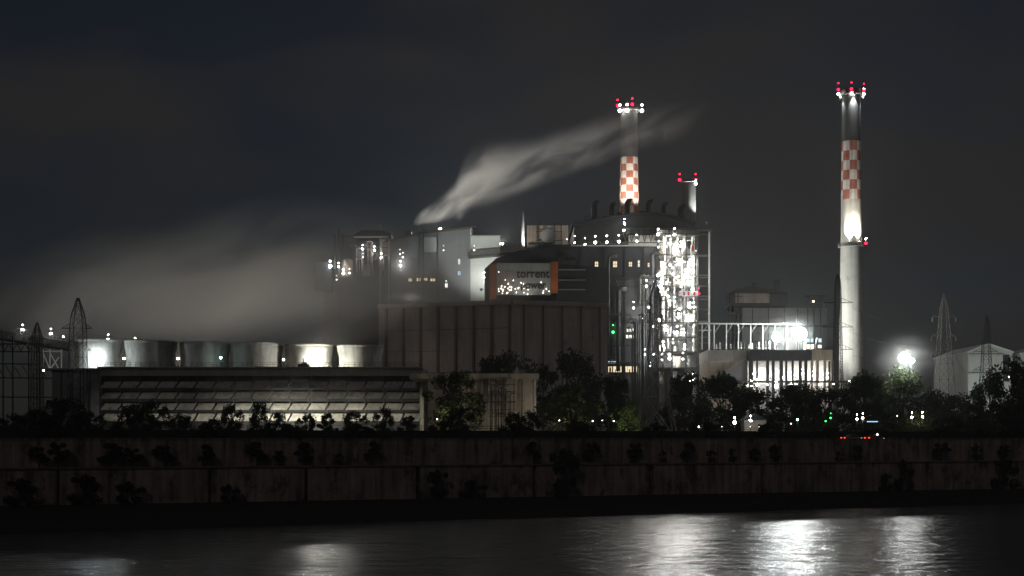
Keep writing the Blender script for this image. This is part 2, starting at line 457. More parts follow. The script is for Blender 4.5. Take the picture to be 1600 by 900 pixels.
CY = 530
ch1, c1x, rad1 = chimney('tall_chimney', 'tall chimney with a checkered band and lit platform, standing clear of the plant', 1330, CY, 140, 28, 600, 38,
    [(140, 222, 'soot'), (222, 313, 'check'), (313, 385, 'pale'), (385, 686, 'plain')])
ring_platform(ch1, c1x, CY, Z(386, CY), rad1(386), rad1(386) + 1.0)
ring_platform(ch1, c1x, CY, Z(150, CY), rad1(150), rad1(150) + 1.0, 'steel')
for i, (dx, yr, yw, w) in enumerate(((-20, 131, 147, 'over the river-facing west side'), (0.5, 130, 146, 'at the front'), (20, 132, 147, 'on the side away from the plant'))):
    lamp(1330 + dx, yr + 9, CY - (3.6 if i == 1 else .4), M['lamp_red'], .62, f'red light with added ghost globe on the tall checkered chimney top, {ordn(i)} from the plant', 'obstruction light', 'obstruction_light', up=10, drop=1.6, group='obstruction lights on the tall chimney')
    lamp(1330 + dx, yw, CY - (3.7 if i == 1 else .5), M['hot_white'], .5, f'white lamp with added ghost globe under the tall chimney top, {ordn(i)} from the plant', 'lamp', 'rim_lamp', up=8, drop=.7, group='white lamps on the tall chimney')
lamp(1353, 380, CY - .5, M['lamp_red'], .6, 'red obstruction light with added ghost globe on the middle platform of the tall chimney', 'obstruction light', 'obstruction_light', up=7, drop=1.0, upm=M['hot_white'])
for i, dx in enumerate((-7.5, 8.5)):
    zz = Z(384, CY); x0 = X(1330 + dx, CY)
    flood((x0, CY - rad1(386) - .75, zz + .9), (x0 - dx * .03, CY - 2.5, zz + 22), 85000, f'uplight on the tall chimney platform, {ordn(i)} of two seen from the plant', (1, .93, .8), 75, .5)
flood((c1x + .1, CY - rad1(150) - 1.0, Z(151, CY)), (c1x, CY - 2.6, Z(185, CY)), 30000, 'downlight under the front rim of the tall chimney', (.95, 1, 1), 60, .5)
for i, sx in enumerate((-1, 1)):
    flood((c1x + sx * (rad1(150) + .9), CY - .9, Z(152, CY)), (c1x + sx * 2.9, CY - 1.0, Z(205, CY)), 14000, ('downlight grazing the plant side of the tall chimney', 'downlight grazing the tree side of the tall chimney')[i], (.95, 1, 1), 50, .5)

AY = 640
ch2, c2x, rad2 = chimney('middle_chimney', 'checkered chimney rising behind the boiler house with steam drifting past', 983, AY, 170, 26, 600, 40,
    [(170, 247, 'soot'), (247, 334, 'check'), (334, 686, 'plain')])
ring_platform(ch2, c2x, AY, Z(174, AY), rad2(174), rad2(174) + 1.2, 'steel')
for i, (px, py) in enumerate(((965, 165), (988, 163))):
    lamp(px, py, AY - 3, M['lamp_red'], .8, f'red light with added ghost globe on the steam wrapped chimney top, {ordn(i)} from the steam', 'obstruction light', 'obstruction_light', up=9, drop=2, group='obstruction lights on the middle chimney')
for i, (px, py) in enumerate(((968.5, 173), (980, 172), (1003, 173))):
    lamp(px, py, AY - 4, M['hot_white'], .8, f'white lamp with added ghost globe on the steam wrapped chimney top, {ordn(i)} from the steam', 'lamp', 'rim_lamp', up=9, drop=1, group='white lamps on the middle chimney')
for i, (dx, pw) in enumerate(((-34, 30000), (0, 26000), (34, 38000))):
    flood((X(983 + dx, AY), AY - (12 if dx else 18), Z(345, AY)), (X(983 + dx * .2, AY), AY - 3, Z(272, AY)), pw, f'uplight on the boiler house roof aimed at the middle chimney, {ordn(i)} of three', (1, .93, .82), 60, .7)
BY = 625
ch3, c3x, rad3 = chimney('short_chimney', 'short dark chimney with red lights behind the curved roof', 1076, BY, 281, 22, 600, 24, [(281, 350, 'soot'), (350, 686, 'plain')])
ring_platform(ch3, c3x, BY, Z(286, BY), rad3(286), rad3(286) + .8, 'steel')
for i, (px, py) in enumerate(((1062, 281), (1087, 281))):
    lamp(px, py, BY - 1, M['lamp_red'], .8, f'red light with added ghost globe on the short chimney top, {ordn(i)} from the checkered chimney', 'obstruction light', 'obstruction_light', up=9, drop=1.6, group='obstruction lights on the short chimney')
lamp(1087, 287, BY - 2, M['hot_white'], .5, 'small white lamp under the short chimney rim', 'lamp', 'rim_lamp', up=5, drop=.8)
flood((X(1102, BY), BY - 5, Z(352, BY)), (X(1083, BY), BY - 2.4, Z(306, BY)), 90000, 'uplight at the foot of the short chimney', (.95, 1, .95), 50, .6)

# ------------------------------------------------------------------ boiler house
HY = 560
def ph(pts, Y): return [(X(a, Y), Z(b, Y)) for a, b in pts]
bh = thing('boiler_house', 'big dark boiler house with a curved roof and small lit windows', 'power plant building', (X(980, HY), HY, GZ))
mb = MB(); mb.box(X(871, HY), HY, GZ, X(1027, HY), HY + 45, Z(383, HY)); wallo = mb.build('wall', M['dark'], bh)
mb = MB()
for y in (447, 500, 553): mb.box(X(871, HY), HY - .35, Z(y + 2, HY), X(1027, HY), HY - .003, Z(y, HY))
for x in (905, 942, 975, 1004, 1025): mb.box(X(x, HY), HY - .3, GZ, X(x + 2.2, HY), HY - .005, Z(386, HY))
mb.build('cladding_rib', M['darker'], bh)
mb = MB(); mb.prism(ph([(897, 378), (897, 352), (925, 346), (960, 339), (1000, 334), (1035, 336), (1060, 342), (1085, 351), (1090, 358), (1090, 388), (1076, 388), (1072, 366), (1000, 364), (972, 366), (972, 378)], HY + 8), HY + 8, HY + 48); mb.build('penthouse', M['darker'], bh)
mb = MB(); mb.prism(ph([(893, 353), (925, 346.4), (960, 339.4), (1000, 334.4), (1035, 336.4), (1060, 342.4), (1087, 351.6), (1087, 350), (1060, 340.5), (1035, 334.5), (1000, 332.5), (960, 337.5), (925, 344.5), (893, 351.2)], HY + 8), HY + 5, HY + 49); mb.build('roof', M['darker'], bh)
for i, (px, py, w, h) in enumerate(((932, 413, 5, 8), (961, 413, 6, 9), (985, 413, 5, 7), (998, 412, 2.5, 10), (1015, 414, 6, 6))):
    x0, x1, z0, z1 = X(px - w / 2, HY), X(px + w / 2, HY), Z(py + h / 2, HY), Z(py - h / 2, HY)
    mb = MB(); mb.box(x0 - .2, HY - .35, z0 - .2, x1 + .2, HY - .02, z0); mb.box(x0 - .2, HY - .35, z1, x1 + .2, HY - .02, z1 + .2)
    mb.box(x0 - .2, HY - .35, z0, x0, HY - .02, z1); mb.box(x1, HY - .35, z0, x1 + .2, HY - .02, z1)
    mb.box((x0 + x1) / 2 - .06, HY - .3, z0, (x0 + x1) / 2 + .06, HY - .1, z1); mb.box(x0, HY - .3, (z0 + z1) / 2 - .05, x1, HY - .1, (z0 + z1) / 2 + .08)
    wo = mb.build('window', M['steel'], bh)
    mb = MB(); mb.add([(x0, HY - .06, z0), (x1, HY - .06, z0), (x1, HY - .06, z1), (x0, HY - .06, z1)], [(0, 1, 2, 3)]); sub(wo, mb, 'pane', M['win_warm' if i != 3 else 'win_white'])
for px, py, w, h, mm in ((985, 516, 15, 5, 'win_white'), (985, 526, 15, 5, 'win_white'), (960, 577, 22, 9, 'win_warm'), (986, 577, 21, 9, 'win_warm'), (958, 566, 18, 3, 'win_blue')):
    x0, x1, z0, z1 = X(px - w / 2, HY), X(px + w / 2, HY), Z(py + h / 2, HY), Z(py - h / 2, HY)
    mb = MB(); mb.box(x0 - .2, HY - .5, z1, x1 + .2, HY - .02, z1 + .25); mb.box(x0 - .2, HY - .4, z0 - .2, x1 + .2, HY - .02, z0)
    random.seed(int(px * 7 + py))
    x = x0
    while x < x1:
        mb.box(x, HY - .32, z0, x + random.uniform(.08, .5), HY - .1, z0 + (z1 - z0) * random.choice((1, 1, .5, .7))); x += random.uniform(.5, 1.3)
    wo = mb.build('window', M['steel'], bh)
    mb = MB(); mb.add([(x0, HY - .06, z0), (x1, HY - .06, z0), (x1, HY - .06, z1), (x0, HY - .06, z1)], [(0, 1, 2, 3)]); sub(wo, mb, 'pane', M[mm])
mb = MB()                                                         # walkway on the roof edge
mb.box(X(884, HY), HY - 1.4, Z(385, HY), X(1027, HY), HY + 2, Z(383.4, HY)); ww = mb.build('walkway', M['pale_concrete'], bh)
mb = MB()
for i in range(33):
    a = Vector((X(885 + i * 4.4, HY), HY - 1.3, Z(383.4, HY))); mb.beam(a, a + Vector((0, 0, 1.2)), .08)
for h in (.6, 1.2): mb.beam((X(885, HY), HY - 1.3, Z(383.4, HY) + h), (X(1027, HY), HY - 1.3, Z(383.4, HY) + h), .07)
sub(ww, mb, 'railing', M['galv'])
mb = MB()                                                         # lit truss under the penthouse
x0, x1 = 972, 1072
for i in range(10):
    a, b = x0 + (x1 - x0) * i / 10, x0 + (x1 - x0) * (i + 1) / 10
    mb.beam(P(a, 357, HY + 6), P((a + b) / 2, 378, HY + 6), .3); mb.beam(P((a + b) / 2, 378, HY + 6), P(b, 357, HY + 6), .3)
mb.beam(P(x0, 357, HY + 6), P(x1, 357, HY + 6), .35); mb.beam(P(x0, 379, HY + 6), P(x1, 379, HY + 6), .35); mb.build('roof_truss', M['steel'], bh)
mb = MB(); mb.box(X(985, HY), HY + 9, Z(380, HY), X(1072, HY), HY + 10, Z(362, HY)); mb.build('back_panel', M['pipe'], bh)
# gooseneck vents
vents = ((928, 314, 346), (955, 316, 342), (980, 311, 338), (1013, 312, 336), (1036, 316, 338), (1063, 320, 345))
for i, (px, yt, yb) in enumerate(vents):
    Yv = HY + 14; b0 = P(px, yb + 4, Yv); k = Yv / F
    t = thing('gooseneck_vent', f'dark gooseneck vent on the curved roof, {ordn(i)} from the steam plume side', 'roof vent', b0, 'gooseneck vents on the curved roof')
    pts = [b0, P(px, yt + 9, Yv)]
    for a in (20, 45, 70, 95, 125): pts.append(P(px + 4 - 4 * math.cos(R(a)), yt + 9 - 6 * math.sin(R(a)), Yv))
    mb = MB(); mb.tube(pts, [4.6 * k, 4.4 * k, 4.3 * k, 4.2 * k, 4.2 * k, 4.4 * k, 4.8 * k], 14, caps=False); mb.build('duct', M['brown_dark'] if i < 3 else M['darker'], t)  # browner tone on the first vents puts the light on them into colour
    mb = MB(); mb.lathe(b0.x, b0.y, [(6.0 * k, b0.z - .3), (6.0 * k, b0.z + .5), (4.7 * k, b0.z + 1.0)], 16); mb.build('collar', M['darker'], t)
# walkway lamps
for i, (px, py, r) in enumerate(((898, 379, .34), (914, 382, .45), (930, 379, .6), (948, 378.5, .6), (967, 377.5, .6), (995, 377, .5), (886, 384, .25))):
    lamp(px, py, HY - 1.0, M['walk_white'], r, f'lamp with added ghost globe on the boiler house roof walkway, {ordn((i + 1) % 7)} from the sign', 'lamp', 'walkway_lamp', up=10, drop=1.5, group='lamps along the roof walkway')
lamp(975, 360, HY + 4, M['hot_white'], .42, 'white lamp with added ghost globe at the penthouse corner under the curved roof', 'lamp', 'bulkhead_lamp', up=12, drop=.8)
lamp(976, 350, HY + 4, M['hot_cool'], .36, 'upper cool lamp at the penthouse corner', 'lamp', 'bulkhead_lamp', up=8, drop=.8)
lamp(958, 519, HY - 1, M['lamp_green'], .6, 'green lamp with added ghost globe on the dark boiler house wall', 'lamp', 'signal_lamp', up=11, drop=.8)

# ------------------------------------------------------------------ lit steel tower beside the boiler house
TY = 552
tw = thing('steel_tower', 'brightly lit open steel tower full of pipes beside the boiler house', 'steel structure', (X(1060, TY), TY, GZ))
decks = [366, 398, 430, 447, 463, 483, 504, 527, 550, 575]
cols = [1028, 1050, 1072, 1090]
for px in cols:
    for yy in (TY, TY + 22):
        mb = MB(); mb.box(X(px, TY) - .32, yy - .3, GZ, X(px, TY) + .32, yy + .3, Z(360, TY)); mb.build('column', M['steel'], tw)
for y in decks:
    mb = MB(); z = Z(y, TY); right = 1110 if y > 362 else 1113
    mb.box(X(1028, TY), TY - .2, z - .25, X(right, TY), TY + .25, z + .25)
    mb.box(X(1028, TY), TY + 3, z - .1, X(1090, TY), TY + 21.5, z + .05)
    dk = mb.build('deck', M['steel'], tw)
    mb = MB()
    for i in range(14):
        a = Vector((X(1029 + i * 4.6, TY), TY - .1, z + .25)); mb.beam(a, a + Vector((0, 0, 1.1)), .07)
    for h in (.55, 1.1): mb.beam((X(1028, TY), TY - .1, z + .25 + h), (X(1090, TY), TY - .1, z + .25 + h), .07)
    sub(dk, mb, 'railing', M['galv'])
mb = MB()
for x0, x1, y0, y1 in ((1072, 1090, 483, 504), (1072, 1090, 504, 527), (1072, 1090, 527, 550), (1072, 1090, 463, 483), (1050, 1072, 430, 447), (1028, 1050, 398, 430)):
    mb.beam(P(x0, y0, TY - .1), P(x1, y1, TY - .1), .3); mb.beam(P(x1, y0, TY - .12), P(x0, y1, TY - .12), .3)
mb.build('bracing', M['galv'], tw)
mb = MB(); mb.box(X(1107, TY), TY - .3, GZ, X(1109.4, TY), TY + .3, Z(362, TY)); mb.build('outer_column', M['pipe'], tw)
mb = MB(); mb.box(X(1088, TY), TY - .4, Z(361, TY), X(1113, TY), TY + .6, Z(358.5, TY)); mb.build('roof_arm', M['steel'], tw)
mb = MB(); mb.box(X(1030, TY), TY + 18, Z(600, TY), X(1089, TY), TY + 18.4, Z(366, TY)); mb.build('back_cladding', M['grey'], tw)
random.seed(21)
for y0, y1 in zip([360] + decks, decks + [600]):                  # machinery on each deck
    for i in range(3):
        px = random.uniform(1033, 1082); w = random.uniform(4, 10); z0 = Z(y1, TY) + .3; z1 = z0 + (Z(y0, TY) - Z(y1, TY)) * random.uniform(.35, .8); yy = TY + random.uniform(6, 13)
        mb = MB()
        if random.random() < .5:
            r = w / 2 * TY / F; mb.lathe(X(px, TY), yy, [(.01, z0), (r, z0), (r, z1 - r * .5), (r * .7, z1 - r * .15), (.01, z1)], 16); nm = 'vessel'
        else:
            mb.box(X(px - w / 2, TY), yy, z0, X(px + w / 2, TY), yy + 3, z1); mb.box(X(px - w / 2, TY) - .1, yy - .1, z1, X(px + w / 2, TY) + .1, yy + 3.1, z1 + .2); nm = 'machine'
        mb.build(nm, random.choice((M['pipe'], M['white'], M['galv'], M['beige'])), tw)
for i in range(40):                                               # process pipes: rise, bend, run
    px = random.uniform(1030, 1088); y1 = random.uniform(380, 560); y0 = y1 - random.uniform(20, 90); dx = random.uniform(-14, 14); yy = TY + random.uniform(1.5, 9)
    y0 = max(368, y0); q = max(1031, min(1088, px + dx)); s = 1 if q > px else -1
    mb = MB(); mb.tube([P(px, y1, yy), P(px, y0 + 3, yy), P(px + s * .8, y0 + .8, yy), P(px + s * 3, y0, yy), P(q + s * 4, y0, yy)], random.uniform(.14, .42), 8)
    mb.build('process_pipe', random.choice((M['pipe'], M['galv'], M['steel'], M['white'])), tw)
mb = MB(); mb.box(X(1079, TY), TY - .9, Z(398, TY), X(1085, TY), TY - .3, Z(383, TY)); pbx = mb.build('panel_box', M['lightgrey'], tw)
mb = MB(); mb.box(X(1080.3, TY), TY - 1.0, Z(393, TY), X(1083.8, TY), TY - .905, Z(383.5, TY)); sub(pbx, mb, 'red_door', M['red'])
mb = MB(); mb.box(X(1066, TY), TY - .8, Z(463, TY), X(1090, TY), TY - .3, Z(455, TY)); pbx = mb.build('panel_box', M['white'], tw)
mb = MB()
for a, b in ((1067, 1070), (1074, 1077), (1083, 1086)): sub(pbx, MB().box(X(a, TY), TY - .9, Z(462, TY), X(b, TY), TY - .805, Z(456, TY)), 'red_stripe', M['red'])
tl = [(1028, 366, .45, 8), (1054, 367, .5, 10), (1029, 386, .45, 9), (1040, 385, .5, 9), (1057, 393, .95, 12), (1047, 414, .6, 10), (1057, 414, .5, 9), (1084, 413, .6, 10), (1028, 430, .5, 9), (1034, 430, .5, 9),
      (1071, 431, .7, 9), (1080, 422, .7, 9), (1064, 448, .5, 9), (1076, 441, .7, 8), (1010, 447, .55, 9), (1027, 447, .5, 10), (1044, 463, .55, 11), (1060, 441, .8, 9), (1082, 452, .7, 8), (1052, 428, .8, 10),
      (990, 481, .5, 9), (1003, 498, .5, 10), (1053, 519, .7, 9), (1058, 519, .7, 9), (1008, 554, .4, 8), (1021, 554, .5, 9), (1035, 562, .5, 9), (1067, 561, .5, 9), (1033, 470, .35, 6), (1054, 471, .6, 7), (1052, 536, .35, 6), (1062, 483, .6, 6), (996, 520, .4, 7), (1014, 480, .4, 7), (1020, 510, .45, 7), (1012, 535, .35, 6), (1003, 565, .4, 6), (1016, 572, .4, 6), (1030, 500, .5, 7), (1074, 500, .5, 7), (1084, 480, .5, 7)]
by_deck = {}
for q in sorted(tl): by_deck.setdefault(min(range(10), key=lambda i: abs(decks[i] - q[1])), []).append(q)
for d, ql in by_deck.items():
    for i, (px, py, r, up) in enumerate(ql):
        lamp(px, py, TY - .7 if px > 1026 else TY + 3, M[('tower_white', 'tower_warm', 'tower_white', 'tower_cool', 'tower_white')[int(px * 3 + py) % 5]], r * (.34, .55, .8, .45)[int(px * 5 + py) % 4], f'lamp on the {ordn(d)} deck of the lit steel tower, {ordn(i)} from the dark wall', 'lamp', 'deck_lamp', up=up, drop=.7, group='lamps on the lit steel tower', top=int(px + py) % 3 > 0)
for i, (px, py, yy) in enumerate(((1040, 412, 5), (1062, 412, 5), (1042, 440, 4), (1066, 436, 4), (1080, 440, 4), (1046, 476, 5), (1078, 412, 4), (1060, 496, 5), (1048, 380, 5), (1064, 384, 5), (1040, 515, 5), (1080, 500, 5), (1036, 540, 4), (1070, 545, 5), (1046, 560, 4), (1078, 480, 4), (1034, 450, 4), (1068, 520, 4))):
    lamp(px, py, TY + yy, M['tower_white'], .42, f'added bright lamp deep inside the lit steel tower, {ordn(i)} of eighteen', 'lamp', 'deck_lamp', up=6, drop=.7, group='lamps on the lit steel tower')  # inside lamps added to blow out the tower's surfaces
lamp(1092, 459, TY - .7, M['lamp_red'], .5, 'red lamp with added ghost globe on the outer edge of the lit steel tower', 'lamp', 'signal_lamp', up=9, drop=.8)

# pipe bank: dark risers with bent tops in front of the boiler house foot
pb = thing('pipe_bank', 'bank of dark vertical pipes with bent tops at the boiler house corner', 'pipework', (X(1012, TY - 3), TY - 3, GZ))
random.seed(5)
for i in range(15):
    px = 988 + i * 2.9 + random.uniform(-.6, .6); yt = random.uniform(432, 500) if i > 3 else random.uniform(490, 520); s = random.choice((-1, 1))
    mb = MB(); mb.tube([P(px, 684, TY - 3), P(px, yt + 6, TY - 3), P(px + s * 1, yt + 2, TY - 3), P(px + s * 3.5, yt, TY - 3), P(px + s * 8, yt + 1, TY - 3)], random.uniform(.16, .34), 8); mb.build('riser', M['darker'], pb)
for y in (470, 505, 532, 556):
    mb = MB(); mb.beam(P(986, y, TY - 2.2), P(1030, y, TY - 2.2), .3); mb.build('rack_beam', M['steel'], pb)

# stair landings, ducts and roof clutter on the boiler house
random.seed(61)
for i, (px0, px1, y) in enumerate(((876, 902, 462), (906, 940, 478), (944, 986, 492), (944, 1000, 540), (904, 942, 430), (880, 900, 405), (962, 1022, 436), (950, 1000, 566))):
    mb = MB(); mb.box(X(px0, HY), HY - 3.2, Z(y + 1.2, HY), X(px1, HY), HY - .36, Z(y, HY)); ld = mb.build('landing', M['darker'], bh)
    mb = MB(); n_ = int((px1 - px0) / 4)
    for j in range(n_ + 1):
        a = P(px0 + (px1 - px0) * j / n_, y, HY - 3.1); mb.beam(a, a + Vector((0, 0, 1.2)), .09)
    for h in (.6, 1.2): mb.beam(P(px0, y, HY - 3.1) + Vector((0, 0, h)), P(px1, y, HY - 3.1) + Vector((0, 0, h)), .08)
    mb.beam(P(px0, y + 1, HY - 3), P(px0 + 5, y + 14, HY - .5), .2); mb.beam(P(px1, y + 1, HY - 3), P(px1 - 5, y + 14, HY - .5), .2)
    sub(ld, mb, 'railing', M['steel'])
for i, (px, y0, y1, r) in enumerate(((886, 425, 470, 1.0), (918, 440, 520, .7), (951, 400, 560, .5), (966, 452, 580, .9), (1000, 430, 480, .6), (1018, 396, 432, .8), (935, 520, 590, .8))):
    mb = MB(); mb.tube([P(px, y1, HY - 1.6), P(px, y0 + 4, HY - 1.6), P(px + 1.4, y0 + 1, HY - 1.6), P(px + 4, y0, HY - 1.6), P(px + 14, y0, HY - 1.6)], r, 10); mb.build('duct', M['dark' if i % 2 else 'steel'], bh)
for i, (px, yb, w, h) in enumerate(((968, 338, 7, 5), (1004, 334, 9, 3.5), (1023, 335.5, 12, 3), (1046, 340, 5, 4), (944, 343, 6, 4), (1084, 351, 4, 4))):
    mb = MB(); k_ = (HY + 12) / F; mb.box(X(px - w / 2, HY + 12), HY + 11, Z(yb + 2, HY + 12), X(px + w / 2, HY + 12), HY + 15, Z(yb - h, HY + 12)); mb.box(X(px - w / 2, HY + 12) - .2, HY + 10.8, Z(yb - h, HY + 12), X(px + w / 2, HY + 12) + .2, HY + 15.2, Z(yb - h - .6, HY + 12)); mb.build('roof_box', M['darker'], bh)
mb = MB()
for px in (913, 919, 925, 931, 937): mb.beam(P(px, 349, HY + 9), P(px, 338, HY + 9), .16)
for y in (338.5, 342): mb.beam(P(912, y, HY + 9), P(938, y, HY + 9), .14)
mb.build('roof_railing', M['steel'], bh)
mb = MB()
for i in range(6): mb.beam(P(1092, 366 + i * 34, TY + 8), P(1106, 366 + i * 34, TY + 8), .3)
mb.build('side_beam', M['steel'], tw)

# ------------------------------------------------------------------ sign building and the roof plant beside it
SY = 545
sb = thing('sign_building', 'dark plant building carrying a lettered sign between orange panels', 'power plant building', (X(830, SY), SY, GZ))
mb = MB(); mb.prism(ph([(757, 660), (757, 420), (775, 404), (812, 391), (870, 386), (870, 660)], SY), SY, SY + 40); mb.build('wall', M['dark'], sb)
mb = MB(); mb.prism(ph([(870, 600), (870, 412), (950, 418), (950, 600)], SY - 4), SY - 4, SY + 3); 
mb.build('annex', M['darker'], sb)
mb = MB()
for y in (421, 437, 452): mb.box(X(873, SY - 4), SY - 5.2, Z(y + 1.5, SY - 4), X(915, SY - 4), SY - 4.02, Z(y, SY - 4))
mb.build('ledge', M['grey'], sb)
sgY = SY - 6
sg = thing('lettered_sign', 'large grey sign with dark lettering and orange end panels, sparkling with small bulbs', 'sign', (X(818, sgY), sgY, Z(462, sgY)))
mb = MB(); mb.box(X(776, sgY), sgY, Z(461, sgY), X(860.5, sgY), sgY + .6, Z(411, sgY)); mb.build('panel', M['sign'], sg)
mb = MB(); mb.box(X(765, sgY), sgY - .3, Z(468, sgY), X(775.6, sgY), sgY + .8, Z(413, sgY)); mb.build('end_panel', M['orange'], sg)
mb = MB(); mb.box(X(861, sgY), sgY - .3, Z(458, sgY), X(872, sgY), sgY + .8, Z(409, sgY)); mb.build('end_panel', M['orange'], sg)
mb = MB(); mb.box(X(780, sgY), sgY - .12, Z(460, sgY), X(801, sgY), sgY - .005, Z(424, sgY)); mb.build('emblem_panel', M['brown'], sg)
def text(body, x, y, z, size, m, parent, name='lettering', sx=1.0):
    c = bpy.data.curves.new(name, 'FONT'); c.body = body; c.size = size; c.extrude = .08; c.align_x = 'LEFT'; c.offset = .05
    o = bpy.data.objects.new(name, c); COL.objects.link(o); c.materials.append(m)
    me = bpy.data.meshes.new_from_object(o.evaluated_get(bpy.context.evaluated_depsgraph_get())); bpy.data.objects.remove(o)
    me.transform(Matrix.Rotation(R(90), 4, 'X') @ Matrix.Diagonal((sx, 1, 1, 1))); me.materials.clear(); me.materials.append(m)
    o = bpy.data.objects.new(name, me); COL.objects.link(o)
    o.parent = parent; o.location = Vector((x, y, z)) - Vector(parent.location)
    return o
text('torrent', X(807, sgY), sgY - .12, Z(434, sgY), 4.9, M['letter'], sg, sx=.86)
text('power', X(813, sgY), sgY - .12, Z(451, sgY), 4.3, M['letter'], sg, sx=.86)
random.seed(8)
for i in range(34):
    px = random.uniform(778, 858); py = 460 - abs(random.gauss(0, 1)) * 13
    if py < 412: py = 456
    o = globe(sg, P(px, py, sgY - .35), .11, M['lamp_small'], 'bulb'); o.scale = (1, 1, random.uniform(1, 3))
flood(P(868, 462, sgY - 5), P(866, 430, sgY), 300, 'small uplight at the foot of the orange sign panel beside the boiler house', (1, .85, .7), 70, .4)
flood(P(820, 466, sgY - 7), P(820, 432, sgY), 1100, 'small uplight under the middle of the lettered sign', (1, .95, .88), 110, .4)
flood(P(770, 470, sgY - 5), P(770, 436, sgY), 110, 'small uplight at the foot of the orange panel in the steam', (1, .85, .7), 70, .4)

rp_ = thing('roof_plant', 'roof frame with a drum tank beside a white mast', 'roof plant', (X(855, SY + 12), SY + 12, Z(386, SY + 12)))
RY = SY + 12
mb = MB()
for px in (839, 850, 866, 877):
    for d in (0, 6): mb.beam(P(px, 390, RY + d), P(px, 348, RY + d), .35)
    mb.beam(P(px, 349, RY), P(px, 349, RY) + Vector((0, 6, 0)), .3)
for y in (349, 362, 376):
    for d in (0, 6): mb.beam(P(837, y, RY + d), P(879, y, RY + d), .3)
mb.build('frame', M['steel'], rp_)
mb = MB(); c0 = P(857, 369, RY); mb.tube([c0 + Vector((0, -.5, 0)), c0 + Vector((0, 6.5, 0))], 2.9, 20); mb.build('drum', M['grey'], rp_)
mb = MB(); mb.box(X(824, RY), RY + 8, Z(390, RY), X(889, RY), RY + 14, Z(347.5, RY)); mb.build('screen_wall', M['beige'], rp_)
mb = MB(); mb.box(X(824, RY), RY - 2, Z(392, RY), X(892, RY), RY + 14, Z(383, RY)); mb.build('base', M['darker'], rp_)
ms = thing('mast', 'slender white mast on the roof beside the drum tank', 'mast', P(817, 386, RY - 4))
mb = MB(); mb.tube([P(817, 386, RY - 4), P(817, 346, RY - 4), P(817, 330, RY - 4)], [.75, .5, .12], 10); mb.build('tapered_pole', M['white'], ms)
flood(P(822, 385, RY - 9), P(830, 362, RY), 4000, 'small floodlight at the foot of the white mast', (1, .93, .85), 80, .4)

# ------------------------------------------------------------------ middle block with the bright panel, steam vent
MY = 610
mk = thing('middle_block', 'pale grey plant building half hidden in steam, with a sloping roof', 'power plant building', (X(675, MY), MY, GZ))
mb = MB(); mb.prism(ph([(611, 600), (611, 377), (655, 366), (735, 357), (735, 600)], MY), MY, MY + 40); mb.build('wall', M['grey'], mk)
mb = MB(); mb.prism(ph([(609, 377.5), (655, 366.3), (737, 357), (737, 354.6), (655, 364), (609, 375)], MY), MY - 1.5, MY + 42); mb.build('roof', M['brown_dark'], mk)
mb = MB(); mb.prism(ph([(629, 371), (629, 367), (632, 365), (632, 358), (641, 358), (641, 365), (644, 366), (644, 371)], MY), MY + 5, MY + 11); mb.build('roof_vent', M['brown_dark'], mk)
mb = MB(); mb.box(X(638, MY), MY - .4, Z(402, MY), X(655, MY), MY - .005, Z(370, MY)); mb.build('blue_panel', M['bluegrey'], mk)
mb = MB(); mb.box(X(662, MY), MY - .4, Z(394, MY), X(682, MY), MY - .005, Z(371, MY)); mb.build('window_band', M['lightgrey'], mk)
for px, py, w, h, mm in ((641, 437.5, 5, 5, 'win_warm'), (654, 437, 6, 5, 'win_warm'), (664.5, 436.5, 6, 4, 'win_warm'), (676, 437.5, 7, 4, 'win_warm'), (717.5, 427, 4, 7, 'win_blue'), (717.5, 409, 3, 9, 'win_white'), (697.5, 446, 4, 8, 'win_white')):
    x0, x1, z0, z1 = X(px - w / 2, MY), X(px + w / 2, MY), Z(py + h / 2, MY), Z(py - h / 2, MY)
    mb = MB(); mb.box(x0 - .2, MY - .5, z1, x1 + .2, MY - .02, z1 + .22); mb.box(x0 - .2, MY - .5, z0 - .2, x1 + .2, MY - .02, z0); mb.box((x0 + x1) / 2 - .12, MY - .4, z0, (x0 + x1) / 2 + .12, MY - .1, z1)
    mb.box(x0 - .2, MY - .4, z0, x0, MY - .02, z1); mb.box(x1, MY - .4, z0, x1 + .2, MY - .02, z1)
    wo = mb.build('window', M['steel'], mk)
    mb = MB(); mb.add([(x0, MY - .06, z0), (x1, MY - .06, z0), (x1, MY - .06, z1), (x0, MY - .06, z1)], [(0, 1, 2, 3)]); sub(wo, mb, 'pane', M[mm])
mb = MB()
for px in (655, 662, 684):
    mb.beam(P(px, 470, MY - 1), P(px, 350 if px == 655 else 357, MY - 1), .3)
mb.beam(P(655, 361, MY - 1), P(684, 359, MY - 1), .25); mb.beam(P(684, 359, MY - 1), P(745, 354, MY - 1), .25)
mb.build('pipe_frame', M['steel'], mk)
bx = thing('bright_panel_building', 'pale box building whose bright panel is crossed by a railed gallery', 'power plant building', (X(755, MY), MY + 2, GZ))
BX = MY + 2
mb = MB(); mb.box(X(730, BX), BX, GZ, X(781, BX), BX + 25, Z(369, BX)); mb.build('wall', M['lightgrey'], bx)
mb = MB(); mb.box(X(729.4, BX), BX - .5, Z(369, BX), X(781.6, BX), BX + 25.5, Z(367.6, BX)); mb.build('roof_edge', M['galv'], bx)
mb = MB(); mb.prism(ph([(732, 400), (820, 393), (820, 396.5), (732, 404)], BX - 5), BX - 6.5, BX - 3); gl = mb.build('gallery', M['steel'], bx)
mb = MB()
for i in range(17):
    px = 733 + i * 5.4; a = P(px, 400 - (px - 732) * 7 / 88, BX - 6.4); mb.beam(a, a + Vector((0, 0, 2.0)), .09)
